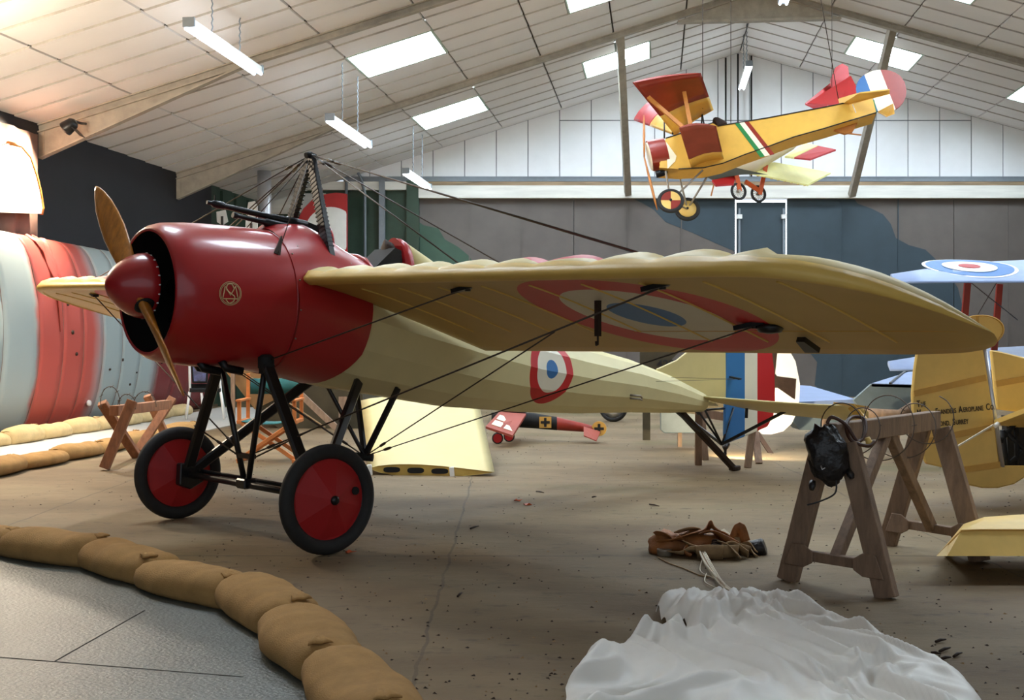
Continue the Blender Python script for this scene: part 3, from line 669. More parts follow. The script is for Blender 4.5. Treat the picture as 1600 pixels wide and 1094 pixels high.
# undercarriage ---------------------------------------------------
HUBS = {1: V(0,1.0,.35), -1: V(0,-1.0,.35)}
for s in (1, -1):
    top = V(.03, s*.31, 1.21); hb = V(0, s*.86, .36); mid = V(0, s*.03, .385)
    mb = MB(); mb.bar(top, hb, .085, .045, up=(0,1,0)); part(mb, 'gear_leg', M['black'], b=.012)
    mb = MB(); mb.tube([top+V(0,0,.0), mid], .021, 10); part(mb, 'inner_strut', M['black'])
    mb = MB(); mb.bar(V(-.74, s*.30, 1.06), V(-.03, s*.84, .37), .075, .045, up=(0,1,0)); part(mb, 'rear_leg', M['black'], b=.012)
    mb = MB(); mb.lathe([(-.06,.03),(-.04,.055),(.03,.055),(.05,.03)], top, (0,0,1), 14); mb.box(top+V(.0,s*.01,-.05), (.08,.07,.06)); part(mb, 'leg_fitting', M['blackmatt'])
    mb = MB(); mb.prism([V(-.09,s*.80,.43),V(.08,s*.80,.44),V(.09,s*.80,.28),V(.0,s*.80,.24),V(-.12,s*.80,.30)], (0,s*.075,0)); part(mb, 'axle_block', M['black'], b=.008)
    # wheel: tyre, coned red cover, hub nut, valve hole
    wh = bpy.data.objects.new('wheel', None); C.objects.link(wh); wh.parent = pl; wh.location = HUBS[s]; WM[wh.name] = WM[pl.name] @ Matrix.Translation(HUBS[s])
    mb = MB(); prof = [(.045*math.cos(q), .303+.047*math.sin(q)) for q in (2*PI*k/20 for k in range(20))]
    mb.lathe([(a*1.05, r) for a, r in prof], (0,0,0), (0,1,0), 56, closed=True); part(mb, 'tyre', M['rubber'], wh)
    mb = MB(); R = .262
    for sg in (s, -s):
        arc = [V(R*math.cos(2*PI*(k+2)/48), sg*.012, R*math.sin(2*PI*(k+2)/48)) for k in range(48)]; hubp = V(0, sg*.085, 0)
        for k in range(8): mb.add([hubp, arc[6*k], arc[(6*k+6) % 48]], [(0,1,2)]); mb.add([arc[(6*k+j) % 48] for j in range(7)], [tuple(range(7))])
    part(mb, 'wheel_cover', M['redmatt'], wh)
    mb = MB(); mb.lathe([(-.012,.268),(.012,.268),(.018,.262),(.012,.256),(-.012,.256)], (0,0,0), (0,1,0), 48, closed=True); part(mb, 'rim', M['black'], wh)
    mb = MB(); mb.lathe([(-.1,.03),(.085,.03),(.095,.024),(.1,.01)] if s > 0 else [(-.1,.01),(-.095,.024),(-.085,.03),(.1,.03)], (0,0,0), (0,1,0), 16); part(mb, 'hub', M['black'], wh)
    if s > 0:
        mb = MB(); mb.lathe([(.022,.026),(.045,.026)], (-.185,0,.04), (0,1,0), 16); part(mb, 'valve_hole', M['blackmatt'], wh)
mb = MB(); mb.tube([(0,-1.0,.35),(0,1.0,.35)], .024, 12); part(mb, 'axle', M['black'])
mb = MB(); mb.tube([(-.09,-.86,.37),(-.09,.86,.37)], .016, 10); part(mb, 'spreader_bar', M['black'])
mb = MB(); mb.bar((0,-.09,.55),(0,.09,.55), .05, .03); part(mb, 'strut_bridge', M['black'])
mb = MB(); mb.box((0,0,.36),(.1,.12,.07)); part(mb, 'centre_fitting', M['black'], b=.01)
def rig(a, c, name='rigging_wire', r=.0045, buckle=None):
    a, c = V(*a), V(*c); mb = MB(); mb.tube([a, c], r, 6); o = part(mb, name, M['wire'])
    if buckle:
        p = a+(c-a)*buckle; d = (c-a).normalized(); mb = MB(); mb.lathe([(-.05,.005),(-.03,.011),(.03,.011),(.05,.005)], p, d, 8); part(mb, 'turnbuckle', M['wire'], o)
    return o
# lower pylon for the warping wires
vb = V(-1.01,0,.478)
for a, w in ((V(-1.12,.27,1.0), .05), (V(-1.12,-.27,1.0), .05), (V(-.80,-.2,1.02), .035)):
    mb = MB(); mb.bar(a, vb, w, w*.6, up=(1,0,0)); part(mb, 'lower_pylon_strut', M['black'], b=.006)
mb = MB(); mb.tube([vb+V(.05,-.05,0), vb+V(-.04,.05,-.01)], .03, 10); part(mb, 'lower_pylon_fitting', M['blackmatt'])
def wz(x, y, s): return wing_plane(x, y, s)
for s in (1, -1):
    rig((.03,s*.34,1.22), (-.372,s*1.90,wz(-.372,1.9,s)), r=.005)
    rig((0,s*.05,.56), (-.365,s*3.38,wz(-.365,3.38,s)-.01), r=.0055, buckle=.07)
    rig(vb, (-.60,s*2.42,wz(-.365,3.38,s)-.22 if s > 0 else 1.5), buckle=.12)
    rig(vb, (-1.08,s*3.44,wz(-1.08,3.44,s)-.01), buckle=.08)
    rig((0,s*.12,.55),(0,s*.82,.78) if s > 0 else (.0,s*.75,.72), r=.006, buckle=.4)
    for x, y in ((-.372,1.92),(-.365,3.41),(-1.05,1.95),(-1.08,3.46)):
        zt = sect(y, s)[9].z if x < -.6 else sect(y, s)[7].z
        o = rig(ap+V(0,s*.02,.01), (x, s*y, zt+.01), r=.0048, buckle=.075)
    for x, y in ((-.372,1.92),(-.365,3.41)):
        zt = sect(y, s)[7].z; mb = MB(); mb.bar((x, s*(y-.07), zt+.03),(x, s*(y+.05), zt-.005), .03, .02); part(mb, 'upper_wire_bracket', M['black'])
rig(ap, (0,.41,1.93), r=.004)
rig(ap, (0,-.41,1.93), r=.004)

# tail ------------------------------------------------------------
M['rud'] = axis_ramp('rudder_stripes', lambda m, x, y, z: m('ADD', m('MULTIPLY', x, -1), -5.5), [(0, BB), (.375, WW_), (.60, RR)], rough=.5, noise_amt=.04)
mb = MB(); mb.prism([V(-4.45,.012,1.08),V(-4.75,.012,1.16),V(-5.2,.012,1.38),V(-5.55,.012,1.46),V(-5.56,.012,.72),V(-5.1,.012,.74),V(-4.6,.012,.9)], (0,-.024,0)); part(mb, 'fin', M['cream'], b=.006)
rp = [V(-5.57,.018,1.46),V(-5.9,.018,1.5),V(-6.2,.018,1.42),V(-6.38,.018,1.25),V(-6.43,.018,1.0),V(-6.44,.018,.70),V(-6.41,.018,.54),V(-6.30,.018,.43),V(-5.95,.018,.36),V(-5.55,.018,.29),V(-5.53,.018,.40)]
mb = MB(); mb.prism(rp, (0,-.036,0)); rud = part(mb, 'rudder', M['rud'], b=.01)
mb = MB(); mb.bar((-5.62,.02,.98),(-5.62,.14,.96), .05, .016); part(mb, 'rudder_horn', M['black'], rud)
for s in (1, -1):
    el = []
    for y, xl, xt in ((.07,-5.06,-5.50),(.2,-5.05,-5.72),(.6,-5.07,-5.86),(1.0,-5.10,-5.90),(1.3,-5.16,-5.88),(1.48,-5.27,-5.80),(1.56,-5.40,-5.66)):
        c = xl-xt; zl = .80-.028*y*s; zt = .625-.05*y*s; rg = []
        for k in range(20):
            q = 2*PI*k/20; u = .5-.5*math.cos(q); x = xl-c*u
            rg.append(V(x, s*y, zl+(zt-zl)*(u*c/.8)+.032*math.sin(q)*(1-u*.75)*min(1, c/.6)))
        el.append(rg)
    mb = MB(); mb.loft(el, True, True); e_ = part(mb, 'elevator', M['cream'])
    mb = MB(); mb.bar((-5.56, s*.72, .66),(-5.5, 0, .29), .03, .018, up=(1,0,0)); part(mb, 'tail_brace', M['black'])
    mb = MB(); mb.bar((-5.45, s*.34, .67),(-5.5, s*.30, .58), .03, .02); part(mb, 'elevator_lever', M['black'], e_)
for a in (V(-5.15,.05,.66), V(-5.15,-.05,.66), V(-5.66,.03,.66)):
    mb = MB(); mb.tube([a, V(-5.5,0,.29)], .011, 8); part(mb, 'tail_strut', M['black'])
mb = MB(); mb.tube([(-5.1,0,.655),(-5.75,0,.655)], .012, 8); part(mb, 'tail_tube', M['black'])
mb = MB(); mb.bar((-4.84,0,.64),(-5.70,0,.03), .06, .06, up=(0,1,0)); mb.box((-5.72,0,.03),(.12,.08,.05)); part(mb, 'tail_skid', M['leather'], b=.01)
mb = MB(); mb.bar((-4.72,.03,.66),(-5.1,.02,.44), .025, .02); part(mb, 'skid_stay', M['black'])
mb = MB(); mb.tube([(-3.78,.245,.86),(-3.86,.30,.85),(-3.93,.26,.83)], .010, 8); mb.tube([(-3.78,.245,.83),(-3.86,.30,.82),(-3.93,.26,.81)], .008, 8); part(mb, 'footstep', M['tin'])
rig((-3.4,.26,.98), (-5.62,.13,.96), r=.002); rig((-4.5,.12,1.0), (-5.62,.13,.96), r=.002)

# ================================================================== sandbags
def bag_mesh(L, W_, H, seed, emin=.66, nx=34, na=26):
    rg = []; off = Vector((seed*3.1, seed*1.7, 0))
    for i in range(nx+1):
        t = -1+2*i/nx; e = max(emin, (1-abs(t)**(9 if emin > .5 else 5))**.38) if abs(t) < 1 else .40
        w = W_/2*e*(.93+.07*math.cos(t*PI)); h = H*(.35+.65*e); rr = []
        for k in range(na):
            a = 2*PI*k/na; c, s_ = math.cos(a), math.sin(a)
            y = w*math.copysign(abs(c)**.85, c); z = h*.46+h*.54*s_ if s_ > 0 else h*.46+h*.46*-abs(s_)**.6
            p = Vector((t*L/2, y, z)); d = noise.noise(p*3.5+off)*.020+noise.noise(p*9+off)*.006
            d -= .010*max(0, abs(t)-.7)/.3*abs(math.sin(a*6+seed))
            p += Vector((0, c*d, max(0, s_)*d)); p.z = max(p.z, 0)
            rr.append(p)
        rg.append(rr)
    return rg
def sandbag(x, y, rz, L, W_, H, seed, m, label, group, z=0, emin=.66):
    t = thing('sandbag', label, 'sandbag', (x, y, z), rz, group)
    mb = MB(); mb.loft(bag_mesh(L, W_, H, seed, emin), True, True); mb.build('sack', m, t, local=True)
    # gathered and tied mouth: a small crumpled twist of cloth on the end seam
    mb = MB(); pts = []; yo = W_*.16*math.sin(seed*2.1)
    for i in range(7):
        rr = []
        for k in range(7):
            u = k/6; rr.append(Vector((L*.43-.075*u+.008*math.sin(i*2+seed), yo+(i-3)*W_*.045*(1-.6*u), H*(.94+.06*math.sin(u*PI)+.05*math.sin(i*2.2+seed+u*3)*u))))
        pts.append(rr)
    vs = [p for r in pts for p in r]
    mb.add(vs, [(i*7+k, i*7+k+1, (i+1)*7+k+1, (i+1)*7+k) for i in range(6) for k in range(6)], 0, True); f = mb.build('tied_mouth', m, t, local=True); so = f.modifiers.new('solid', 'SOLIDIFY'); so.thickness = .008
    return t
def along(path, step, start=0.0):
    pts = spline([(x, y, 0) for x, y in path], 20); out = []; acc = -start; last = pts[0]
    cum = [0]
    for a, c in zip(pts, pts[1:]): cum.append(cum[-1]+(c-a).length)
    d = start
    while d < cum[-1]:
        i = max(k for k in range(len(cum)) if cum[k] <= d); i = min(i, len(pts)-2)
        t = (d-cum[i])/max(1e-6, cum[i+1]-cum[i]); p = pts[i]+(pts[i+1]-pts[i])*t; q = pts[i+1]-pts[i]
        out.append((p.x, p.y, math.atan2(q.y, q.x))); d += step
    return out
spots = along(FRONT, .74, .30)
vis = [(x, y, a) for x, y, a in spots if y > 3.6]
for i, (x, y, a) in enumerate(vis):
    sandbag(x, y, a, .84, .36, .19-.008*(i % 3), i+1, M['hessian'], 'brown hessian sandbag of the front curve, number %s from the bottom picture end' % ['one','two','three','four','five','six','seven','eight','nine','ten','eleven','twelve'][len(vis)-1-i], 'sandbags along the front walkway')
for i, (x, y, a) in enumerate(along(ROWA, .78, .2)):
    sandbag(x, y, a+.12*math.sin(i*2.3), .82, .38+.03*math.sin(i), .20+.03*(i % 2), i+21, M['hessian_pale'], 'pale sandbag at the foot of the striped fabric hull, place %s from the front' % ['one','two','three','four','five','six','seven','eight','nine','ten','eleven','twelve'][i], 'sandbags under the striped hull', emin=.35)
for i, (x, y, a) in enumerate(along(ROWB, .82, .1)):
    sandbag(x, y, a+.12*math.sin(i*1.7), .87, .36+.03*math.sin(i), .15+.025*(i % 2), i+41, M['hessian'], 'brown sandbag on the inner side of the rear walkway, place %s from the front' % ['one','two','three','four','five','six','seven','eight','nine','ten','eleven','twelve'][i], 'sandbags along the rear walkway', emin=.35)

# ================================================================== parachute, harness, tin
out_px = [(905,1066),(913,1040),(930,1032),(945,1040),(975,1018),(990,1000),(1012,992),(1030,1002),(1062,990),(1075,1000),(1068,990),(1040,985),(1022,968),(1030,950),(1056,942),(1098,955),(1140,948),(1186,940),(1206,938),(1212,956),(1262,960),(1332,995),(1402,1032),(1500,1072),(1540,1110),(1500,1180),(1250,1260),(1000,1260),(870,1180),(880,1090)]
outline = [Vector((G(x, y).x, G(x, y).y)) for x, y in out_px]
def inside(p):
    c = False; n = len(outline)
    for i in range(n):
        a, d = outline[i], outline[i-1]
        if (a.y > p.y) != (d.y > p.y) and p.x < (d.x-a.x)*(p.y-a.y)/(d.y-a.y)+a.x: c = not c
    return c
def edge_d(p):
    m = 9
    for i in range(len(outline)):
        a, d = outline[i], outline[i-1]; e = d-a; t = max(0, min(1, (p-a).dot(e)/max(1e-9, e.dot(e)))); m = min(m, (a+e*t-p).length)
    return m
stp = .013; lo = Vector((min(p.x for p in outline), min(p.y for p in outline))); hi = Vector((max(p.x for p in outline), max(p.y for p in outline)))
nx, ny = int((hi.x-lo.x)/stp)+1, int((hi.y-lo.y)/stp)+1; idx = {}; mb = MB(); vs = []
apx = Vector((1.05, 6.1))
for i in range(nx+1):
    for j in range(ny+1):
        p = lo+Vector((i*stp, j*stp))
        if not inside(p): continue
        e = edge_d(p); s_ = min(1, e/.10); s_ = math.sqrt(1-(1-s_)**2)
        d = p-apx; ang = math.atan2(d.x, -d.y); w1 = noise.noise(Vector((p.x*1.3, p.y*1.3, 3.3))); w2 = noise.noise(Vector((p.x*2.1+9, p.y*2.1, 1.3)))
        q = Vector((ang*4.2+w1*1.1, d.length*1.3+w2*.5, 0))                    # folds fan out from where the lines gather
        rdg = lambda v: 1-2*abs(noise.noise(v))
        r1 = rdg(q*1.0+Vector((0, w2*.8, 5))); r2 = rdg(Vector((q.x*2.4, q.y*1.6, 8))+Vector((w2, w1, 0))); r3 = rdg(Vector((q.x*5.5+w2*2, q.y*3.2+w1*2, 2))); r4 = rdg(Vector((p.x*15+w2*4, p.y*15+w1*4, 7)))
        big = .5+.5*noise.noise(Vector((p.x*1.9+4, p.y*1.9, 6)))
        fd = min(1, d.length/.6); h = .018+.065*big+.06*max(0, r1)**2*fd+.046*max(0, r2)**1.6*fd+.026*max(0, r3)**1.4*fd+.003*r4+.02*(1-fd)*rdg(p.to_3d()*4)
        idx[i, j] = len(vs); vs.append(Vector((p.x, p.y, max(.004, s_*h))))
fs = [(idx[i,j], idx[i+1,j], idx[i+1,j+1], idx[i,j+1]) for i in range(nx) for j in range(ny) if all(k in idx for k in ((i,j),(i+1,j),(i+1,j+1),(i,j+1)))]
mb.add(vs, fs, 0, True); par = tag(mb.build('parachute', M['silk'], base=True), 'crumpled white silk parachute canopy heaped on the floor in the foreground', 'parachute'); sm_ = par.modifiers.new('smooth', 'SMOOTH'); sm_.factor = .5; sm_.iterations = 4
# seams of the gores are thin ridges along the folds: left to the silk itself
# harness: crumpled leather straps and pack
hp = G(1098, 868); har = thing('parachute_harness', 'brown leather parachute harness with webbing straps lying in a heap on the floor', 'harness', hp)
def strap(pts, w, m, name='strap', th=.006, tw=None, n=6):
    """flat ribbon through points: each (x, y, z, roll)"""
    q = spline([Vector(p[:3]) for p in pts], n); rolls = []
    for i in range(len(pts)-1): rolls += [pts[i][3]+(pts[i+1][3]-pts[i][3])*k/n for k in range(n)]
    rolls.append(pts[-1][3]); mb = MB(); rg = []
    for i, p in enumerate(q):
        t = (q[min(i+1, len(q)-1)]-q[max(i-1, 0)]).normalized(); sd = t.cross(Vector((0,0,1)))
        sd = sd.normalized() if sd.length > .01 else Vector((1,0,0)); up = sd.cross(t)
        d = sd*math.cos(rolls[i])+up*math.sin(rolls[i]); nn = d.cross(t)
        rg.append([p+d*w/2+nn*th/2, p-d*w/2+nn*th/2, p-d*w/2-nn*th/2, p+d*w/2-nn*th/2])
    mb.loft(rg, True, True); return mb.build(name, m, har, local=True)
def lump(c, d, seed, m, name):
    mb = MB(); rg = []
    for i in range(13):
        a = PI*i/12; rr = []
        for k in range(20):
            q = 2*PI*k/20; p = Vector((math.sin(a)*math.cos(q), math.sin(a)*math.sin(q), math.cos(a)))
            f = 1+.35*noise.noise(p*1.6+Vector((seed, 0, 0)))+.16*(1-2*abs(noise.noise(p*4+Vector((0, seed, 0)))))
            v = Vector((p.x*d[0], p.y*d[1], p.z*d[2]))*f+Vector(c); v.z = max(v.z, .003); rr.append(v)
        rg.append(rr)
    mb.loft(rg, True, True); return mb.build(name, m, har, local=True)
s_ = hp.y/FPX      # metres per photograph pixel at the harness
lump((-.20,.10,.05), (.13,.10,.075), 1.3, M['tanleather'], 'leather_pack')
lump((-.03,.08,.055), (.14,.10,.075), 4.1, M['tanleather'], 'leather_pack')
lump((.13,.09,.05), (.12,.09,.06), 7.7, M['tanleather'], 'leather_pack')
lump((.24,.10,.05), (.07,.06,.06), 2.9, M['webbing'], 'canvas_pouch')
strap([(-.02,.02,.13,.2),(.06,.0,.15,.3),(.14,-.02,.10,.9),(.2,-.03,.06,1.2)], .085, M['tanleather'])
strap([(-.12,-.02,.09,.4),(-.05,-.08,.05,.9),(.03,-.12,.045,1.35),(.12,-.14,.05,1.4),(.2,-.12,.05,1.3)], .08, M['webbing'])
strap([(.10,-.06,.10,.2),(.15,-.12,.08,.5),(.19,-.19,.03,.7)], .07, M['webbing'])
strap([(.18,.0,.07,1.2),(.24,-.06,.06,1.4),(.29,-.03,.04,1.2),(.32,-.08,.015,.4)], .045, M['webbing'])
strap([(.20,.06,.08,.8),(.24,.04,.18,1.0),(.28,.05,.08,1.3)], .06, M['tanleather'])
strap([(-.26,.04,.07,.6),(-.2,-.02,.10,.3),(-.10,.0,.13,.3),(0,.06,.15,.1)], .07, M['tanleather'])
strap([(-.22,-.03,.03,.3),(-.15,-.09,.03,.8),(-.08,-.10,.06,1.1),(0,-.10,.03,1.2)], .04, M['webbing'])
strap([(-.1,-.06,.07,1.2),(-.13,-.1,.04,1.3),(-.09,-.12,.02,1.0)], .03, M['tanleather'])
for k in range(4):
    strap([(.02+.012*k,-.09+.01*k,.05+.012*k,.0),(.06,-.10+.01*k,.075+.012*k,.4),(.11,-.09+.012*k,.05+.014*k,.2)], .02, M['leather'], 'elastic_loop')
mb = MB(); mb.lathe([(0,.05),(.02,.058),(.09,.055),(.10,.045)], (.31,.06,.02), (1,-.3,.35), 14); mb.build('black_cup', M['blackleather'], har, local=True)
mb = MB(); mb.lathe([(0,.011),(.004,.011),(.006,.004)], (.055,-.006,.158), (0,-.7,.7), 10); mb.build('press_stud', M['white'], har, local=True)
for k in range(9):
    mb = MB(); mb.tube([(.08+.006*k,.14+.008*k,.11),(.14+.004*k,.12+.01*k,.125+.003*(k%3)),(.21,.12+.012*k,.10)], .004, 5); mb.build('cord_loop', M['cord'], har, local=True)
for (pts, w, m_) in (([(-.27,.08,.10,.9),(-.24,.02,.13,.5),(-.18,.0,.10,.2),(-.13,-.03,.11,.7)], .09, 'tanleather'), ([(-.16,.08,.13,.2),(-.08,.05,.16,.5),(-.02,.10,.15,.1)], .06, 'webbing'), ([(.0,.02,.15,.5),(.05,.05,.18,.9),(.10,.03,.14,.4),(.15,.06,.10,.2)], .10, 'tanleather'), ([(.10,-.10,.07,.9),(.17,-.08,.09,.6),(.23,-.10,.05,1.0),(.26,-.13,.03,1.2)], .06, 'webbing'), ([(-.06,-.12,.04,1.2),(.02,-.15,.05,1.45),(.10,-.16,.05,1.4)], .09, 'webbing'), ([(.26,.04,.05,1.1),(.30,.0,.07,.8),(.33,-.04,.03,.5)], .05, 'webbing')):
    strap(pts, w, M[m_])
# rigging lines running into the canopy
ln = thing('rigging_lines', 'bundle of pale cords running from the harness to the white parachute', 'cords', G(1120, 895))
for k in range(14):
    r = random.Random(k); o1, o2 = r.uniform(-1,1), r.uniform(-1,1); w = .018
    pts = [G(1088,843,.07)+Vector((o1*w*.5,0,o2*.01)), G(1094,858,.05)+Vector((o1*w,o2*.01,o2*.01)), G(1103,880,.02)+Vector((o1*w*1.2,0,.012+o2*.01)), G(1114,898,.015)+Vector((o1*w*.9,0,.012+o2*.01)), G(1126,914,.015)+Vector((o2*w*.6,0,.012+o1*.008)), G(1140,926,.02)+Vector((o1*w*.6,0,.01+o2*.008)), G(1152,937,.03)+Vector((o2*w,0,.03))]
    mb = MB(); mb.tube(spline(pts, 5), .0036, 5); mb.build('cord', M['cord'] if k < 10 else M['webbing'], ln)
for pts in ([(1098,872),(1094,892),(1112,902),(1124,908)], [(1104,896),(1101,908),(1112,916),(1132,921)], [(1134,921),(1126,928),(1126,935),(1140,934)]):
    mb = MB(); mb.tube(spline([G(x, y, .012) for x, y in pts], 6), .0035, 5); mb.build('cord', M['cord'], ln)
tc_ = G(1038, 868); tin = thing('tin', 'small round flat tin with a cord beside the brown harness', 'tin', tc_)
mb = MB(); mb.lathe([(0,.042),(.003,.045),(.028,.045),(.030,.046),(.042,.046),(.044,.04),(.045,.01)], (0,0,0), (0,0,1), 28); mb.build('tin_body', M['tin'], tin, local=True)
mb = MB(); mb.tube(spline([G(1028,871,.006), G(1045,880,.006), G(1070,889,.006), G(1094,899,.006), G(1112,902,.01)], 6), .0045, 6); mb.build('cord', M['webbing'], tin)
# twigs and dead leaves on the floor
tw = [(1462,1003,1478,999),(1468,1018,1485,1012),(1470,1030,1486,1027),(1490,1026,1503,1020),(1455,1020,1470,1022),(1345,1000,1360,1002),(735,826,748,822),(300,885,322,884),(838,768,850,770),(1015,788,1030,791),(925,777,932,776),(715,932,722,926)]
for i, (a, c, d, e) in enumerate(tw):
    p, q = G(a, c, .008), G(d, e, .012); mb = MB(); mb.tube([p, (p+q)/2+Vector((0,.004,.002)), q], [.006,.007,.003], 6)
    tag(mb.build('twig', M['leather'], base=True), 'small dark twig on the earth floor, %s' % ['rightmost group near the parachute, farthest','by the right edge of the parachute, second','by the right edge of the parachute, third','by the right edge of the parachute, rightmost','by the right edge of the parachute, leftmost','just above the parachute right slope','right of the near wheel','behind the front sandbag curve','far out under the wing roundel','far out between wheel and harness','in the open middle floor','in the foreground middle floor'][i], 'twig', 'twigs on the floor')
for i, (x, y) in enumerate(((64,829),(348,893),(808,784),(546,865),(823,790))):
    p = G(x, y); mb = MB(); vs = [p+Vector((.03*math.cos(q)*(1.5 if k in (0,) else 1), .025*math.sin(q), .012+.01*math.sin(3*q+i))) for k, q in enumerate(2*PI*j/7 for j in range(7))]
    mb.prism(vs, (0,0,.002)); tag(mb.build('dead_leaf', M['rust'] if i != 1 else M['leather'], base=True), 'curled brown dead leaf on the floor, %s' % ['above the leftmost front sandbag','behind the front sandbags','right of the near wheel, far','beside the near wheel','in the open middle floor'][i], 'leaf', 'dead leaves')

# grit and crumbs trodden into the earth
mb = MB(); mb2 = MB(); rg_ = random.Random(3)
for k in range(2600):
    Y = 4.2+18*rg_.random()**1.6; x = rg_.uniform(-.46, .46)*Y*1.05
    if (x < -.5-.42*(Y-3.5) and Y < 9) or x < -4.3: continue
    r = rg_.uniform(.003, .009); a = rg_.uniform(0, 6); c = Vector((x, Y, 0))
    t = mb if k % 5 else mb2
    t.add([c+Vector((r*1.8*math.cos(a), r*1.8*math.sin(a), 0)), c+Vector((r*math.cos(a+2), r*math.sin(a+2), 0)), c+Vector((r*math.cos(a+4), r*math.sin(a+4), 0)), c+Vector((0, 0, r*.8))], [(0,1,3),(1,2,3),(2,0,3)])
for m_, mm, lb in ((mb, M['leather'], 'dark grit and crumbs scattered over the earth floor'), (mb2, M['webbing'], 'pale specks scattered over the earth floor')):
    o = m_.build('grit', mm); tag(o, lb, 'grit'); o['kind'] = 'stuff'

# ================================================================== wooden trestle with coil of barbed wire
tr = thing('trestle', 'weathered wooden trestle with A-frame legs on the right, draped with barbed wire', 'trestle', (2.2, 6.7, 0))
nA, nB, fA, fB = G(1231,907), G(1386,935), G(1386,852), G(1531,878)
nm, fm = (nA+nB)/2, (fA+fB)/2; ax_ = (fm-nm).normalized(); zt = .80
def tb(mb, name, m=None): return bev(mb.build(name, m or M['trestle'], tr), .004)
for (a, c, mid, e) in ((nA, nB, nm, -1), (fA, fB, fm, 1)):
    off = ax_*.025*e
    sd = (c-a).normalized()
    for ft, s in ((a, -1), (c, 1)):
        top = mid+Vector((0,0,zt+.0))+sd*s*.075; mb = MB(); mb.bar(ft+Vector((0,0,.001)), top, .115, .06, up=ax_); tb(mb, 'leg')
    h = .16; fa = (a+(mid-a)*h/zt*.9); fc = (c+(mid-c)*h/zt*.9)
    mb = MB(); mb.bar(fa+Vector((0,0,h)), fc+Vector((0,0,h)), .05, .055); tb(mb, 'cross_rail')
    for ft, s in ((fa, 1), (fc, -1)):
        q = ft+Vector((0,0,h)); d = sd*s; pl_ = [q-d*.055+Vector((0,0,-.06)), q+d*.07+Vector((0,0,-.06)), q+d*.125+Vector((0,0,-.03)), q+d*.125+Vector((0,0,.03)), q+d*.07+Vector((0,0,.065)), q-d*.005+Vector((0,0,.065))]
        mb = MB(); mb.prism([p-ax_*.045 for p in pl_], ax_*.012); tb(mb, 'gusset')
mb = MB(); mb.bar(nm-ax_*.06+Vector((0,0,.845)), fm+ax_*.06+Vector((0,0,.845)), .075, .115); tb(mb, 'top_beam')
cm = (nm+fm)/2+Vector((0,0,.80))
mb = MB(); mb.bar(nm+Vector((0,0,.16)), cm-ax_*.03, .06, .06, up=(1,-1,0)); tb(mb, 'brace')
mb = MB(); mb.bar(fm+Vector((0,0,.16)), cm+ax_*.03, .06, .06, up=(1,-1,0)); tb(mb, 'brace')
# barbed wire coil, loosely round the beam
bw = thing('barbed_wire', 'loose coil of rusty barbed wire wound round the right trestle beam', 'wire', (cm.x, cm.y, 0))
pts = []
sdv = Vector((ax_.y, -ax_.x, 0))
for k in range(90):
    t = k/89; q = t*2*PI*4.2; r = .14+.04*math.sin(k*.23)+.10*math.exp(-((t-.55)/.08)**2)
    pts.append(nm+ax_*(1.35*t+.02)+Vector((0,0,.83))+sdv*r*math.cos(q)+Vector((0,0,r*math.sin(q)*1.0)))
mb = MB(); mb.tube(spline(pts, 3), .0035, 5)
for k in range(3, 88, 4):
    p = pts[k]; d = Vector((random.uniform(-1,1), random.uniform(-1,1), random.uniform(-1,1))).normalized()*.016; mb.tube([p-d, p+d], .002, 4)
mb.build('wire', M['barb'], bw)
# leather flying bag on the beam end, hoses with brass ends
bgl = thing('leather_bag', 'crumpled black leather bag hung over the near end of the right trestle', 'bag', nm+Vector((0,0,.55)))
mb = MB(); rg = []; cb = nm-ax_*.10+Vector((0,0,.74))
for i in range(17):
    a = PI*i/16; rr = []
    for k in range(26):
        q = 2*PI*k/26; p = Vector((math.sin(a)*math.cos(q), math.sin(a)*math.sin(q), math.cos(a))); f = 1+.22*noise.noise(p*2.2+Vector((4,1,0)))+.14*(1-2*abs(noise.noise(p*4.5)))
        rr.append(cb+Vector((p.x*.105, p.y*.075, p.z*.145-.035*p.x))*f)
    rg.append(rr)
mb.loft(rg, True, True); mb.build('bag_body', M['blackleather'], bgl)
mb = MB(); mb.tube([cb+Vector((-.06,-.09,-.05)), cb+Vector((-.055,-.10,-.07)), cb+Vector((-.04,-.10,-.06))], .004, 6); mb.build('ring', M['chrome'], bgl)
for (dx, dz) in ((-.09,-.14),(.10,-.08)):
    mb = MB(); mb.lathe([(0,.016),(.03,.02),(.05,.012)], cb+Vector((dx,-.04,dz)), (dx,-.2,-.3), 12); mb.build('knob', M['blackleather'], bgl)
mb = MB(); mb.tube(spline([cb+Vector((.03,-.06,-.13)), cb+Vector((.02,-.07,-.2)), cb+Vector((-.06,-.08,-.24)), cb+Vector((-.13,-.08,-.26))], 5), .005, 6); mb.build('strap', M['blackleather'], bgl)
hs = thing('hose', 'brown rubber hose looped over the beam beside the black leather bag', 'hose', nm+Vector((.1,.1,0)))
hq = lambda x, y, d=0: P(x, y, nm.y-.06+d)
mb = MB(); mb.tube(spline([hq(1292,662), hq(1300,652), hq(1322,664), hq(1340,690), hq(1352,676,.06), hq(1350,655,.14), hq(1332,652,.14), hq(1322,664,.05), hq(1330,688,-.03), hq(1356,697,-.03), hq(1366,690)], 7), .010, 8); mb.build('tube', M['hose'], hs)
mb = MB(); mb.lathe([(0,.014),(.03,.018),(.05,.010)], hq(1355,684), (.4,0,-1), 10); mb.build('brass_end', M['yellow'], hs)
pp = P(1330, 634, 7.0)
tp = thing('toy_propeller', 'small yellow wooden two-blade propeller stood on the trestle beam', 'propeller', (pp.x, pp.y, .9))
mb = MB(); a, c = P(1303,630,7.0), P(1357,637,7.0); mb.bar(a, (a+c)/2, .02, .012, w2=.035, h2=.02); mb.bar((a+c)/2, c, .035, .02, w2=.02, h2=.012); mb.build('blade', M['plyw'], tp)
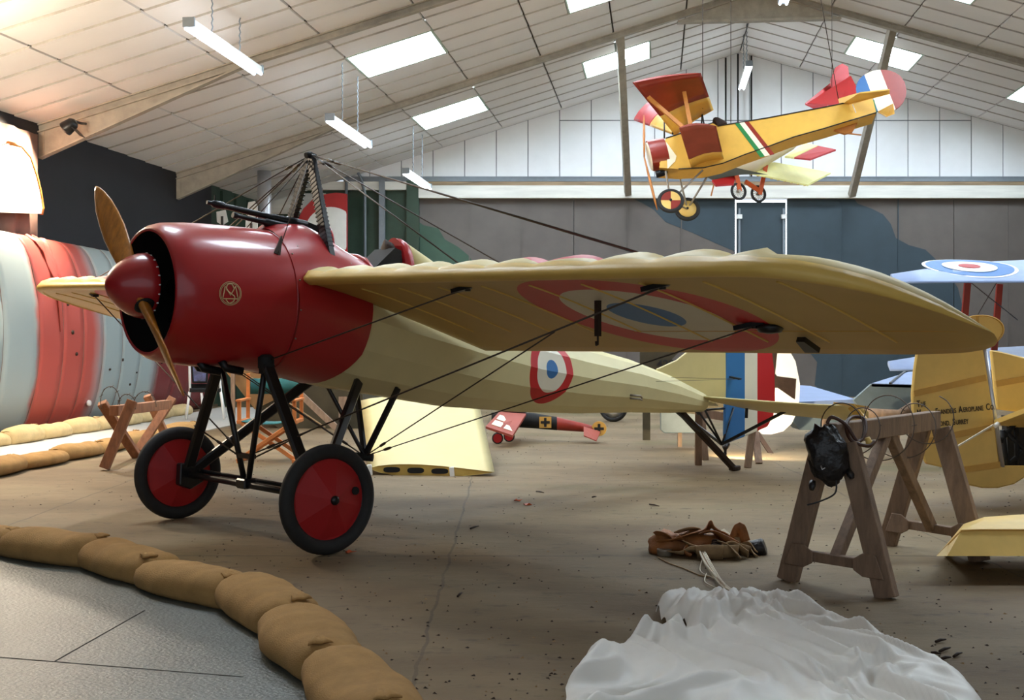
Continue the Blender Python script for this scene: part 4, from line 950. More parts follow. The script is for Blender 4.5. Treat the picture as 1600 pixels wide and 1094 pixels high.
mb = MB(); mb.bar((a+c)/2+Vector((0,0,-.005)), P(1352,660,6.95), .02, .045, w2=.03, h2=.05); mb.build('shank', M['plyw'], tp)

# ================================================================== left side: knife rest, chair, picture, tent, panel
kr = thing('knife_rest', 'brown wooden crossed-leg knife rest with barbed wire behind the far wheel', 'barrier', (-4.0, 12.6, 0))
L1, L2, L3, L4 = G(163,735), G(214,716), G(216,706), G(262,690)
def kb(a, c, w=.10, h=.075, name='leg', up=(0,1,0)):
    mb = MB(); mb.bar(a, c, w, h, up=up); bev(mb.build(name, M['crosswood'], kr), .005)
kb(L1+Vector((0,0,.02)), P(207,626,L1.y+.15)); kb(L2+Vector((0,0,.02)), P(159,629,L2.y-.45))
kb(L3+Vector((0,0,.02)), P(270,622,L3.y+.35)); kb(L4+Vector((0,0,.02)), P(230,618,L4.y-.3))
kb(P(178,642,12.2), P(262,632,13.9), .10, .11, 'beam', (0,0,1))
kw = thing('barbed_wire', 'barbed wire loops on the knife rest left of the far wheel', 'wire', (-4.1, 12.5, .6))
def arcs(lst, Y, r=.005, parent=kw, m='barb'):
    for (cx, cy, rx, ry, a0, a1) in lst:
        mb = MB(); pts = [P(cx+rx*math.cos(q), cy-ry*math.sin(q), Y) for q in (a0+(a1-a0)*k/18 for k in range(19))]
        mb.tube(pts, r, 5)
        for p in pts[2::3]: mb.tube([p+Vector((-.02,0,-.012)), p+Vector((.02,0,.014))], .003, 4)
        mb.build('wire_loop', M[m], parent)
arcs([(172,628,15,24,-.4,PI+.5),(198,636,14,20,-.2,PI+.2),(226,636,18,24,0,PI)], 12.4)

dc = thing('director_chair', 'folding director chair with orange wood frame and teal canvas behind the wheels', 'chair', (-2.74, 12.75, 0))
Yc = 12.62; ml = 1/FPX*Yc
def cb_(p, q, w=.045, h=.03, name='frame_rail', up=(0,1,0), m='chairwood'):
    mb = MB(); mb.bar(p, q, w, h, up=up); return bev(mb.build(name, M[m], dc), .004)
xl, xr = P(370,0,Yc).x, P(462,0,Yc).x
for dy, nm_ in ((0, 'front'), (.40, 'rear')):
    y = Yc+dy
    cb_((xl,y,.02), (xr-.04,y,.44), name='crossed_leg'); cb_((xr,y+.04,.02), (xl+.04,y+.04,.44), name='crossed_leg')
for x in (xl+.02, xr-.02):
    cb_((x,Yc,.45),(x,Yc+.46,.45), .04, .05, 'seat_rail'); cb_((x,Yc-.02,.69),(x,Yc+.48,.69), .06, .025, 'arm_rest', (0,0,1))
    cb_((x,Yc+.03,.45),(x,Yc+.03,.69), .04, .04, 'arm_post'); cb_((x,Yc+.45,.43),(x,Yc+.47,.98), .04, .03, 'back_post'); cb_((x,Yc-.03,.02),(x,Yc+.5,.02), .04, .035, 'foot_rail')
mb = MB(); mb.loft([[(x,Yc+.02,.47-.04*math.sin(PI*t)),(x,Yc+.44,.47-.04*math.sin(PI*t)),(x,Yc+.44,.462-.04*math.sin(PI*t)),(x,Yc+.02,.462-.04*math.sin(PI*t))] for t, x in ((k/10, xl+(xr-xl)*k/10) for k in range(11))]); mb.build('seat', M['teal'], dc)
mb = MB(); mb.loft([[(x,Yc+.47+.03*math.sin(PI*t),.74),(x,Yc+.47+.03*math.sin(PI*t),.92),(x,Yc+.478+.03*math.sin(PI*t),.92),(x,Yc+.478+.03*math.sin(PI*t),.74)] for t, x in ((k/10, xl+(xr-xl)*k/10) for k in range(11))]); mb.build('backrest', M['teal'], dc)

Yp = 19.6; pc = thing('tubular_chair', 'white tubular chair by the hull end holding a framed blue picture', 'chair', P(318, 650, Yp))
def pt(x, y, d=0): return P(x, y, Yp+d)
for pts in ([(296,568,0),(297,612,0),(290,652,0)], [(342,575,0),(345,612,0),(352,652,0)], [(296,612,-.4),(291,655,-.4)], [(315,614,-.4),(318,652,-.4)], [(345,612,-.4),(350,655,-.4)]):
    mb = MB(); mb.tube([pt(*p) for p in pts], .022, 8); mb.build('frame_tube', M['white'], pc)
mb = MB(); mb.prism([pt(296,611,0), pt(345,611,0), pt(345,613,-.42), pt(296,613,-.42)], (0,0,.05)); mb.build('seat', M['blackmatt'], pc)
mb = MB(); mb.prism([pt(298,600,.02), pt(344,600,.02), pt(344,612,.02), pt(298,612,.02)], (0,.05,0)); mb.build('backrest', M['blackmatt'], pc)
pic = thing('framed_picture', 'small framed blue picture of a shadowed face stood on the tubular chair', 'picture', pt(312, 610, -.1))
mb = MB(); a = [pt(298,566,-.08), pt(326,566,-.08), pt(324,599,-.12), pt(300,599,-.12)]; mb.prism(a, (0,.03,0)); bev(mb.build('picture_frame', M['blackmatt'], pic), .01)
M['face'] = mat('blue_picture', rgb(80, 92, 150), .4, col2=rgb(24, 24, 44), scale=9)
mb = MB(); mb.prism([pt(301,569,-.085), pt(323,569,-.085), pt(321,596,-.125), pt(303,596,-.125)], (0,.004,0)); mb.build('picture', M['face'], pic)

# tent behind the chair
tn = thing('tent', 'olive canvas tent with a tan awning and timber poles behind the director chair', 'tent', P(470, 668, 18.0))
Yt = 17.6
mb = MB(); body = [P(398,590,Yt), P(470,586,Yt), P(566,600,Yt), P(568,671,Yt), P(440,672,Yt), P(405,650,Yt)]; mb.prism(body, (0,2.2,0)); mb.build('canvas_body', M['olive'], tn)
mb = MB(); mb.prism([P(347,573,Yt-.5), P(412,577,Yt-.5), P(480,600,Yt-.1), P(398,640,Yt-.1)], (0,.02,.02)); mb.build('awning', M['tan'], tn)
for a, c, w in ((P(463,610,Yt-.6), P(534,684,Yt-.9), .09), (P(536,620,Yt-.2), P(536,668,Yt-.25), .12), (P(364,580,Yt-.5), P(364,668,Yt-.6), .06)):
    mb = MB(); mb.bar(a, Vector((c.x, c.y, max(0, c.z))), w, w*.7, up=(0,1,0)); mb.build('pole', M['trestle'], tn)
mb = MB(); mb.tube([P(385,585,Yt-.55), P(508,668,Yt-1.2)], .012, 6); mb.build('guy_rope', M['webbing'], tn)

# cream wing section on blocks
pn = thing('wing_section', 'cream wing section with three oval rib holes propped on blocks behind the near wheel', 'wing section', G(676, 748))
A, B_, Cc, D_ = P(575,732,11.5), P(773,738,11.35), P(748,628,13.6), P(563,626,13.6)
up = Vector((0,0,1)); nseg = 12
def edge(p, q, bulge, t): return p+(q-p)*t+up*bulge*math.sin(PI*t**.7)
rg = []
for k in range(9):
    u = k/8; rr = [edge(A+(D_-A)*u, B_+(Cc-B_)*u, .055, j/nseg) for j in range(nseg+1)]
    rr += [(A+(D_-A)*u)+((B_+(Cc-B_)*u)-(A+(D_-A)*u))*t+up*(-.075*math.sin(PI*min(1, t**.8))-.004) for t in (j/nseg for j in range(nseg-1, 0, -1))]
    rg.append(rr)
mb = MB(); mb.loft(rg, False, True); mb.build('skin', M['cream'], pn)
mb = MB(); mb.add([p+Vector((0,.004,0)) for p in rg[0]], [tuple(range(len(rg[0])))]); rib = mb.build('end_rib', M['ochre'], pn)
for t in (.19,.38,.57):
    c = A+(B_-A)*t+up*.0+Vector((0,-.006,0)); w, h = .085, .028
    mb = MB(); mb.prism([c+Vector((w*math.copysign(abs(math.cos(q))**.6, math.cos(q)), 0, h*math.copysign(abs(math.sin(q))**.7, math.sin(q))-.006)) for q in (2*PI*k/20 for k in range(20))], (0,.006,0)); mb.build('lightening_hole', M['blackmatt'], pn)
for x, t in ((583, .02), (707, .67)):
    p = A+(B_-A)*t; mb = MB(); mb.bar(Vector((p.x,p.y-.03,0)), Vector((p.x-.01,p.y-.03,p.z+.04)), .045, .05); mb.build('block', M['white'], pn)
for t in (.05, .95):
    p = D_+(Cc-D_)*t; mb = MB(); mb.bar(Vector((p.x,p.y-.05,0)), Vector((p.x,p.y-.05,p.z-.06)), .09, .09); mb.build('rear_prop', M['trestle'], pn)

# ================================================================== striped fabric hull along the left wall
def hull_material():
    m, N, Lk, B = new_mat('hull_camouflage')
    tc = N.new('ShaderNodeTexCoord'); sp = N.new('ShaderNodeSeparateXYZ'); Lk.new(tc.outputs['Object'], sp.inputs[0])
    nz = N.new('ShaderNodeTexNoise'); nz.inputs['Scale'].default_value = 1.2; nz.inputs['Detail'].default_value = 4; Lk.new(tc.outputs['Object'], nz.inputs['Vector'])
    ad = N.new('ShaderNodeMath'); ad.operation = 'MULTIPLY_ADD'; ad.inputs[1].default_value = .45; Lk.new(nz.outputs['Fac'], ad.inputs[0]); Lk.new(sp.outputs[1], ad.inputs[2])
    mr = N.new('ShaderNodeMapRange'); mr.inputs['From Min'].default_value = 0; mr.inputs['From Max'].default_value = 10; Lk.new(ad.outputs[0], mr.inputs['Value'])
    r = N.new('ShaderNodeValToRGB'); e = r.color_ramp.elements
    red, gry, mar = rgb(176, 76, 66), rgb(150, 162, 162), rgb(110, 34, 36)
    pts = [(0, gry), (.195, gry), (.205, red), (.355, red), (.40, gry), (.56, gry), (.60, mar), (.99, mar)]
    e[0].position, e[0].color = pts[0]; e[1].position, e[1].color = pts[-1]
    for p, c in pts[1:-1]: k = e.new(p); k.color = c
    Lk.new(mr.outputs[0], r.inputs['Fac']); Lk.new(r.outputs['Color'], B.inputs['Base Color']); B.inputs['Roughness'].default_value = .5
    return m
M['hull'] = hull_material()
h0 = 14.3
hl = thing('fabric_hull', 'red and grey striped fabric aircraft hull lying along the left wall', 'hull', (wall_x(h0)+.3, h0, 0))
HOFF = h0
gores = [14.3,15.2,16.1,16.75,17.35,17.95,18.6,19.25,19.95,20.7,21.5,22.3,23.0]
def hull_pt(Y, t):        # t 0 bottom .. 1 top of the bulging side, following the wall
    a = -PI*.42+t*PI*.92; top = 2.86-.012*(Y-16.7); R = top/2
    return Vector((wall_x(Y)+.10+.62*(.25+.75*max(0, math.cos(a))), Y, max(.02, R+R*math.sin(a)*1.02)))
for i, (a, c) in enumerate(zip(gores, gores[1:])):
    rg = []
    for k in range(6):
        Y = a+.006+(c-a-.012)*k/5; dip = .008*math.sin(PI*k/5)
        rg.append([hull_pt(Y, t/16)+Vector((-dip+.012*noise.noise(Vector((Y*2, t*.5, 3))), 0, 0)) for t in range(17)])
    mb = MB(); n = 17; vs = [p for r in rg for p in r]; fs = [(x*n+y, x*n+y+1, (x+1)*n+y+1, (x+1)*n+y) for x in range(5) for y in range(n-1)]
    mb.add(vs, fs, 0, True); g = mb.build('gore', M['hull'], hl); so = g.modifiers.new('solid', 'SOLIDIFY'); so.thickness = .03; so.offset = -1
    mb = MB(); mb.tube([hull_pt(c, t/16)+Vector((-.003,0,0)) for t in range(17)], .006, 5); mb.build('seam', M['curtain'], hl)
# white-edged cross panels on the maroon end, patches and bullet holes
for (Yq, tq, s) in ((21.9,.40,.2),(21.6,.56,.16)):
    p = hull_pt(Yq, tq)+Vector((.03,0,0)); d = Vector((DX,1,0)).normalized()
    q = [p-d*s*1.1+Vector((.0,0,-s)), p+d*s*1.1+Vector((.0,0,-s)), p+d*s*.6+Vector((.02,0,s*.9)), p-d*s*.6+Vector((.02,0,s*.9))]
    mb = MB(); mb.prism(q, (.012,0,0)); mb.build('cross_edge', M['white'], hl)
    c_ = sum(q, Vector((0,0,0)))/4; mb = MB(); mb.prism([c_+(v-c_)*.72+Vector((.012,0,0)) for v in q], (.006,0,0)); mb.build('cross_panel', M['black'], hl)
rnd = random.Random(5)
for k in range(18):
    Yq, tq = rnd.uniform(16.9, 20.6), rnd.uniform(.25, .72); p = hull_pt(Yq, tq); r = rnd.uniform(.018,.04)
    mb = MB(); mb.lathe([(-.02,r),(.012,r*.8),(.016,.002)], p, (1,0,0), 9); mb.build('bullet_hole', M['leather'], hl)
p = hull_pt(17.75,.18); mb = MB(); mb.lathe([(0,.05),(.03,.045),(.032,.004)], p, (1,-.3,0), 12); mb.build('white_patch', M['white'], hl)
# loose torn cloth where two lengths of hull meet
mb = MB(); rg = []
for k in range(12):
    u = k/11; rg.append([hull_pt(16.62-.16*u+.03*j, .97-.5*u*(j/6))+Vector((.03+.03*math.sin(j*2.3+k*.4), 0, .02*math.sin(k*.9+j))) for j in range(7)])
vs = [q for r in rg for q in r]; mb.add(vs, [(i*7+j, i*7+j+1, (i+1)*7+j+1, (i+1)*7+j) for i in range(11) for j in range(6)], 0, True)
o = mb.build('torn_cloth', M['hull'], hl); so = o.modifiers.new('solid', 'SOLIDIFY'); so.thickness = .01

# curtain, white fin and flood lamp at the left edge
mb = MB(); rg = []
for k in range(61):
    Y = 12.0+k*.085; f = .05*math.sin(k*1.25)+.03*math.sin(k*.53); rg.append([(wall_x(Y)+.14+f, Y, 2.3), (wall_x(Y)+.14+f*.7, Y, 3.2), (wall_x(Y)+.14+f*.4, Y, 4.45)])
vs = [q for r in rg for q in r]; mb.add(vs, [(i*3+j, i*3+j+1, (i+1)*3+j+1, (i+1)*3+j) for i in range(60) for j in range(2)], 0, True)
o = tag(mb.build('curtain', M['curtain'], base=True), 'brown pleated curtain hanging on the left wall at the picture edge', 'curtain'); so = o.modifiers.new('solid', 'SOLIDIFY'); so.thickness = .012
fn = thing('tail_fin', 'white fabric tail fin with wooden edge hung on the brown curtain', 'tail fin', (wall_x(15.4)+.3, 15.4, 3.1))
def wf(px, py, off=.33):
    k = (px-800)/FPX; Y = (5.5-DX*YB-HW+off)/(k-DX); return P(px, py, Y)
fo = [wf(x, y) for x, y in ((-60,330),(66,334),(68,325),(64,300),(58,275),(48,245),(34,228),(15,224),(-10,232),(-60,260))]
mb = MB(); mb.prism(fo, (-.05,0,0)); mb.build('fin_skin', M['white'], fn)
mb = MB(); mb.tube([q+Vector((-.02,0,0)) for q in fo[1:8]], .035, 8); mb.build('edge_batten', M['strutwood'], fn)
fl = thing('flood_lamp', 'black floodlight with barn door clamped to the first steel haunch', 'lamp', wf(122, 188, 1.0))
lp = P(118, 190, 16.9)
mb = MB(); mb.lathe([(0,.05),(.04,.09),(.18,.11),(.2,.11)], lp, (-.75,.1,-.5), 16); mb.build('lamp_body', M['black'], fl)
mb = MB(); mb.bar(lp+Vector((-.02,0,-.1)), lp+Vector((.10,.0,-.22)), .22, .012, up=(1,0,0)); mb.build('barn_door', M['black'], fl)
mb = MB(); mb.tube([lp, lp+Vector((-.03,.3,.03)), lp+Vector((-.03,.48,.06))], .02, 8); mb.build('bracket', M['black'], fl)
def spot(name, loc, tgt, power, col, size=70, blend=.6, r=.06):
    d = bpy.data.lights.new(name, 'SPOT'); d.energy = power; d.color = col; d.spot_size = math.radians(size); d.spot_blend = blend; d.shadow_soft_size = r
    o = bpy.data.objects.new(name, d); C.objects.link(o); o.location = loc; o.rotation_euler = (Vector(tgt)-Vector(loc)).to_track_quat('-Z', 'Y').to_euler(); return o
WARM = (1, .80, .56)
spot('flood_light', lp+Vector((-.18,.02,-.12)), Vector((wall_x(15.3), 15.0, 2.2)), 1500, (1, .84, .64), 120, .7)
LPOS = Vector((-6.6, 11.6, 3.9))
pd_ = bpy.data.lights.new('eave_light', 'POINT'); pd_.energy = 430; pd_.color = (1, .83, .62); pd_.shadow_soft_size = .12
po_ = bpy.data.objects.new('eave_light', pd_); C.objects.link(po_); po_.location = LPOS+Vector((.1,.14,-.06))
l2 = thing('work_lamp', 'round work lamp on a wall arm just left of the picture', 'lamp', LPOS)
mb = MB(); mb.lathe([(0,.03),(.03,.06),(.06,.07)], LPOS, (.3,.9,-.2), 16); mb.build('lamp_body', M['black'], l2)
mb = MB(); mb.tube([LPOS, Vector((wall_x(11.6)+.02,11.6,3.95))], .02, 8); mb.build('wall_arm', M['black'], l2)

# ================================================================== far left corner
fx = thing('stove_pipe', 'bright steel stove pipe rising to the ceiling behind the machine gun', 'pipe', P(412, 640, 24.0))
bx = P(413, 0, 24.0).x
mb = MB(); mb.lathe([(0,.145),(2.03,.145)], (bx,24,3.15-.25), (0,0,1), 24); mb.build('upper_pipe', M['chrome'], fx)
mb = MB(); mb.lathe([(0,.15),(3.9,.15),(3.92,.14)], (bx,24,0), (0,0,1), 24); mb.build('lower_pipe', M['dark_green'], fx)
mb = MB(); mb.lathe([(0,.16),(.05,.16)], (bx,24,3.9), (0,0,1), 24); mb.build('collar', M['chrome'], fx)
wr = thing('roundel_wing', 'red wing tip panel with large white roundel standing against the green back wall', 'wing tip', P(505, 640, 26.0))
Yw = 26.0; pts = [(542,303),(525,301),(505,304),(488,312),(474,326),(464,345),(458,368),(455,400),(455,470),(542,470)]
mb = MB(); mb.prism([P(x, y, Yw) for x, y in pts], (0,.12,0)); mb.build('panel', M['redmatt'], wr)
c_ = P(517, 360, Yw); R = .58; half = P(542,0,Yw).x-c_.x
mb = MB(); mb.prism([Vector((min(c_.x+half-.01, c_.x+R*math.cos(q)), Yw-.006, c_.z+R*.92*math.sin(q))) for q in (2*PI*k/40 for k in range(40))], (0,.01,0)); mb.build('white_disc', M['white'], wr)
mb = MB(); mb.bar(P(500,470,Yw+.06), Vector((P(500,0,Yw).x, Yw+.06, 0)), 1.0, .08, up=(0,1,0)); mb.build('stand', M['dark_green'], wr)
for (pp_, lab, Yv) in (([(338,331),(352,328),(356,346),(347,352),(339,347)], 'small white patch of a dark aircraft fin, left of the stove pipe', 23.5), ([(388,316),(398,314),(402,322),(402,363),(383,363),(384,340)], 'white cut-corner fin standing just left of the stove pipe', 23.4)):
    v_ = thing('white_fin', lab, 'fin', P(sum(x for x, y in pp_)/len(pp_), 640, Yv))
    mb = MB(); mb.prism([P(x, y, Yv) for x, y in pp_], (0,.05,0)); mb.build('fin_plate', M['white'], v_)
    bx_ = [x for x, y in pp_]; mb = MB(); xm = (min(bx_)+max(bx_))/2; mb.bar(P(xm, max(y for x, y in pp_)-14, Yv-.01), P(xm, max(y for x, y in pp_), Yv-.01), .05, .02, up=(0,1,0)); mb.build('cross_bar', M['black'], v_)
    mb = MB(); top = P(xm, max(y for x, y in pp_), Yv+.06); mb.bar(Vector((top.x, top.y, 0)), top, .16, .06, up=(0,1,0)); mb.build('stand', M['dark_green'], v_)

# ================================================================== small model fighter on the floor
mp_ = G(850, 690); md = thing('model_aeroplane', 'small brown and black model biplane with crosses on the floor under the fuselage', 'model plane', mp_)
Ym = 15.3
def mq(x, y, d=0): return P(x, y, Ym+d)
mb = MB(); rg = []
for x, y, r in ((768,653,.07),(785,655,.10),(830,657,.105),(870,662,.09),(910,668,.06),(938,672,.03)):
    c = mq(x, y); rg.append([c+Vector((0, r*math.cos(q), r*math.sin(q))) for q in (2*PI*k/12 for k in range(12))])
mb.loft(rg[:4], True, False); mb.build('fuselage', M['blackmatt'], md)
mb = MB(); mb.loft(rg[3:], False, True); mb.build('tail_boom', M['mahog'], md)
mb = MB(); c = [mq(780,647,-.2), mq(822,650,-.2), mq(801,684,-.9), mq(759,670,-.9)]; mb.prism(c, (0,0,.03)); wgm = mb.build('lower_wing', M['dullred'], md)
for a in range(2):
    for e in range(2):
        o = c[3]+(c[2]-c[3])*(.12+.45*a)+(c[0]-c[3])*(.18+.36*e); u, w = (c[2]-c[3])*.34, (c[0]-c[3])*.28
        mb = MB(); mb.prism([q+Vector((0,0,.034)) for q in (o, o+u, o+u+w, o+w)], (0,0,.004)); mb.build('wing_panel', M['flag_white'], wgm)
mb = MB(); mb.prism([mq(775,640,-.15), mq(820,641,-.15), mq(822,645,.7), mq(790,644,.7)], (0,0,.02)); mb.build('upper_wing', M['dullred'], md)
for x, y in ((778,682),(781,684)):
    mb = MB(); mb.lathe([(-.02,.06),(-.02,.075),(.02,.075),(.02,.06)], Vector((mq(778,0).x+(x-778)*.05, Ym-.35+(x-778)*.1, .075)), (0,1,0), 18); w = mb.build('wheel', M['rubber'], md)
    mb = MB(); mb.lathe([(-.022,.058),(.022,.058)], Vector((mq(778,0).x+(x-778)*.05, Ym-.35+(x-778)*.1, .075)), (0,1,0), 18); mb.build('wheel_disc', M['redmatt'], md)
for x in (772, 800):
    mb = MB(); mb.bar(mq(x,660,-.2), Vector((mq(778,0).x, Ym-.3, .08)), .012); mb.build('gear_strut', M['wire'], md)
mb = MB(); mb.lathe([(-.012,.10),(.012,.10)], mq(936,670,-.04), (.15,1,0), 24); rd_ = mb.build('rudder', M['yellow_dk'], md)
def cross(c, s, parent, m, Yd, name='cross'):
    mb = MB(); mb.box(c, (s, .006, s*.28)); mb.box(c+Vector((0,-.001,0)), (s*.28, .006, s)); return mb.build(name, m, parent)
cross(mq(936,670,-.06), .13, md, M['black'], Ym)
mb = MB(); mb.box(mq(852,660,-.105), (.16,.006,.15)); mb.build('cross_field', M['yellow_dk'], md); cross(mq(852,660,-.112), .12, md, M['black'], Ym)
mb = MB(); mb.prism([mq(912,668,-.1), mq(938,676,-.1), mq(932,690,-.35), mq(912,682,-.35)], (0,0,.014)); mb.build('tailplane', M['dullred'], md)

# ================================================================== wooden stands, white cross rudder and lamp behind the tail
ts = thing('tail_stand', 'pair of pale wooden A-legs standing behind the tricolour rudder', 'stand', G(1140, 728))
for a, c in ((P(1092,640,12.3), G(1091,727)), (P(1096,645,12.9), G(1102,719)), (P(1177,660,12.2), G(1168,731)), (P(1178,660,12.8), G(1186,725))):
    mb = MB(); mb.bar(a, c, .075, .05, up=(0,1,0)); bev(mb.build('leg', M['trestle'], ts), .005)
mb = MB(); mb.bar(P(1088,645,12.5), P(1182,658,12.5), .06, .09); mb.build('top_beam', M['trestle'], ts)
wrd = thing('cross_rudder', 'white rounded rudder with black cross standing brightly lit behind the tricolour rudder', 'rudder', P(1215, 682, 14.0))
Yr = 14.0
rp_ = [(1176,540),(1205,535),(1232,545),(1243,565),(1250,600),(1249,625),(1245,645),(1237,662),(1224,674),(1205,679),(1176,678)]
mb = MB(); mb.prism([P(x, y, Yr) for x, y in rp_], (0,.05,0)); rw = mb.build('rudder_skin', M['white'], wrd)
mb = MB(); mb.prism([P(x, y, Yr-.006) for x, y in ((1204,545),(1215,545),(1211,584),(1214,588),(1244,592),(1242,624),(1238,622),(1215,606),(1211,606),(1208,640),(1200,640),(1204,604),(1180,612),(1180,578),(1204,588))], (0,.006,0)); mb.build('cross', M['leather'], wrd)
mb = MB(); mb.bar(P(1184,678,Yr), P(1206,711,Yr-.3), .05, .05, up=(0,1,0)); mb.build('tail_skid', M['leather'], wrd)
mb = MB(); mb.prism([P(x, y, Yr+.06) for x, y in ((1000,600),(1180,588),(1180,655),(1000,640))], (0,.3,0)); mb.build('fuselage_end', M['olive'], wrd)
fl3 = thing('floor_lamp', 'small floor spotlight under the tricolour rudder shining back at the white rudder', 'lamp', G(1150, 722))
lq = Vector((P(1133,0,12.75).x, 12.75, .16))
mb = MB(); mb.lathe([(-.03,.02),(0,.035),(.06,.045),(.07,.045)], lq, (.35,.9,.5), 14); mb.build('lamp_body', M['black'], fl3)
mb = MB(); mb.bar(lq, Vector((lq.x, lq.y, 0)), .03, .03); mb.build('lamp_foot', M['black'], fl3)
spot('rudder_light', lq+Vector((.06,.16,.08)), P(1222, 625, Yr), 150, (1, .84, .58), 150, .5, .04)
gp = thing('grey_plate', 'plain pale grey tailplane seen under the monoplane tail', 'tailplane', P(1062, 680, 14.5))
mb = MB(); mb.prism([P(1032,640,14.5), P(1110,640,14.5), P(1095,677,14.5), P(1038,677,14.5), P(1032,672,14.5)], (0,.05,0)); bev(mb.build('plate', M['bluegrey'], gp), .01)
mb = MB(); mb.bar(P(1062,676,14.53), Vector((P(1062,0,14.53).x, 14.53, 0)), .05); mb.build('prop', M['trestle'], gp)
nb = thing('number_fin', 'dark fin with a painted number glimpsed between the fuselage and the wing', 'fin', P(1040, 640, 15.5))
mb = MB(); mb.prism([P(1000,545,15.5), P(1066,545,15.5), P(1030,582,15.5), P(1000,600,15.5)], (0,.05,0)); mb.build('fin_skin', M['olive'], nb)
mb = MB(); mb.bar(P(1010,590,15.53), Vector((P(1010,0,15.53).x, 15.53, 0)), .1, .05); mb.build('stand', M['olive'], nb)
pz = P(1026, 575, 15.49); text('number', '420', .16, Matrix.Translation(pz) @ Matrix.Rotation(PI/2, 4, 'X'), M['black'], nb)
fw2 = thing('spoked_wheel', 'aircraft wheel with pale hub on the far floor beneath the fuselage', 'wheel', G(958, 659))
c = G(958, 659)+Vector((0,0,.26)); mb = MB(); mb.lathe([(-.04,.2),(-.045,.24),(0,.265),(.045,.24),(.04,.2)], c, (.5,1,0), 32, closed=True); mb.build('tyre', M['rubber'], fw2)
mb = MB(); mb.lathe([(-.02,.205),(-.04,.02),(.04,.02),(.02,.205)], c, (.5,1,0), 32); mb.build('wheel_disc', M['white'], fw2)

# ================================================================== grey-blue aeroplane behind the trestle
ga = thing('grey_aeroplane', 'blue-grey aeroplane tail surfaces between the white rudder and the yellow tail', 'aeroplane', P(1320, 672, 15.0))
def slab(pts, th, name, m, parent): 
    mb = MB(); mb.prism(pts, (0,0,-th)); return mb.build(name, m, parent)
slab([P(1248,628,14.3), P(1338,624,14.3), P(1266,603,16.2), P(1246,602,16.2)], .05, 'tailplane', M['paleblue'], ga)
mb = MB(); mb.prism([P(1244,628,14.4), P(1338,626,14.4), P(1352,650,14.4), P(1340,672,14.4), P(1250,672,14.4), P(1240,660,14.4)], (0,.4,0)); mb.build('tail_body', M['bluegrey'], ga)
slab([P(1362,599,13.6), P(1430,601,13.6), P(1432,580,14.8), P(1420,581,14.8)], .04, 'elevator', M['paleblue'], ga)
mb = MB(); mb.bar(P(1391,599,13.58), P(1414,581,14.8), .03, .02); mb.build('control_strip', M['black'], ga)
mb = MB(); mb.prism([P(1362,600,13.6), P(1432,602,13.6), P(1432,646,13.6), P(1346,642,13.6), P(1334,625,13.6)], (0,.06,0)); mb.build('side_panel', M['bluegrey'], ga)
mb = MB(); mb.tube([P(1345,645,13.4), P(1405,648,13.4), P(1432,632,13.4)], .06, 10); mb.build('lower_longeron', M['trestle'], ga)
for x in (1290, 1400):
    mb = MB(); t_ = P(x, 645, 14.0); mb.bar(t_, Vector((t_.x, 14.0, 0)), .07, .07); mb.build('support', M['trestle'], ga)

# ================================================================== pale blue biplane wings at the right edge
bp_ = thing('blue_biplane', 'pale blue biplane wing with roundel on brown struts at the right edge', 'aeroplane', (8.0, 13.2, 0))
def wing_quad(z0, z1, xl_, tipx, name):
    mb = MB(); rg = []
    n0, n1 = 12.5, 14.0
    for k, (u, s0, s1) in enumerate(((0,.0,.25),(.06,.0,.5),(.15,0,.8),(.3,0,1),(.6,0,1),(1,0,1))):
        x = tipx+(xl_-tipx)*u; rr = []
        for j in range(14):
            q = 2*PI*j/14; w = .5-.5*math.cos(q); Y = n0+(n1-n0)*(s0+(s1-s0)*w); z = z0+(z1-z0)*(Y-n0)/(n1-n0)
            rr.append(Vector((x+.25*(Y-n0)*(1 if u < .5 else 0), Y, z+.035*math.sin(q)+.02*math.sin(PI*w))))
        rg.append(rr)
    mb.loft(rg, True, True); return mb.build(name, M['paleblue'], bp_)
uw = wing_quad(1.99, 2.36, 11, 4.18, 'upper_wing'); lw = wing_quad(1.03, 1.3, 11, 4.15, 'lower_wing')
def on_under(x, Y, d=0):
    w = max(0, min(1, (Y-12.5)/1.5)); return Vector((x, Y, 1.99+.37*w+.035*math.sqrt(max(0, 1-(1-2*w)**2))+.02*math.sin(PI*w)+d))
for r, m_, dd in ((.52,'white',.0),(.48,'blue',.003),(.30,'white',.006),(.12,'redmatt',.009)):
    mb = MB(); cx, cy = 5.28, 13.15
    mb.prism([on_under(cx+r*math.cos(q), cy+r*math.sin(q), dd+.004) for q in (2*PI*k/40 for k in range(40))], (0,0,.003)); mb.build('roundel_ring', M[m_], uw)
for px in (1512, 1562):
    a = P(px, 437, 12.75 if px < 1540 else 13.4); mb = MB(); mb.bar(Vector((a.x, a.y, 2.02)), Vector((a.x-.06, a.y+.05, 1.06)), .07, .035, up=(0,1,0)); mb.build('strut', M['mahog'], bp_)
mb = MB(); mb.tube([P(1515,440,12.8), P(1590,500,13.4)], .006, 5); mb.tube([P(1560,437,12.8), P(1520,505,13.4)], .006, 5); mb.build('bracing_wire', M['wire'], bp_)
mb = MB(); mb.prism([(7.6,13.0,.55),(10,13.0,.55),(10,13.0,1.5),(7.6,13.0,1.5)], (0,.9,0)); mb.build('fuselage', M['paleblue'], bp_)
mb = MB(); mb.bar((8,13.2,.55),(8,13.2,0), .1); mb.build('trolley_leg', M['black'], bp_)

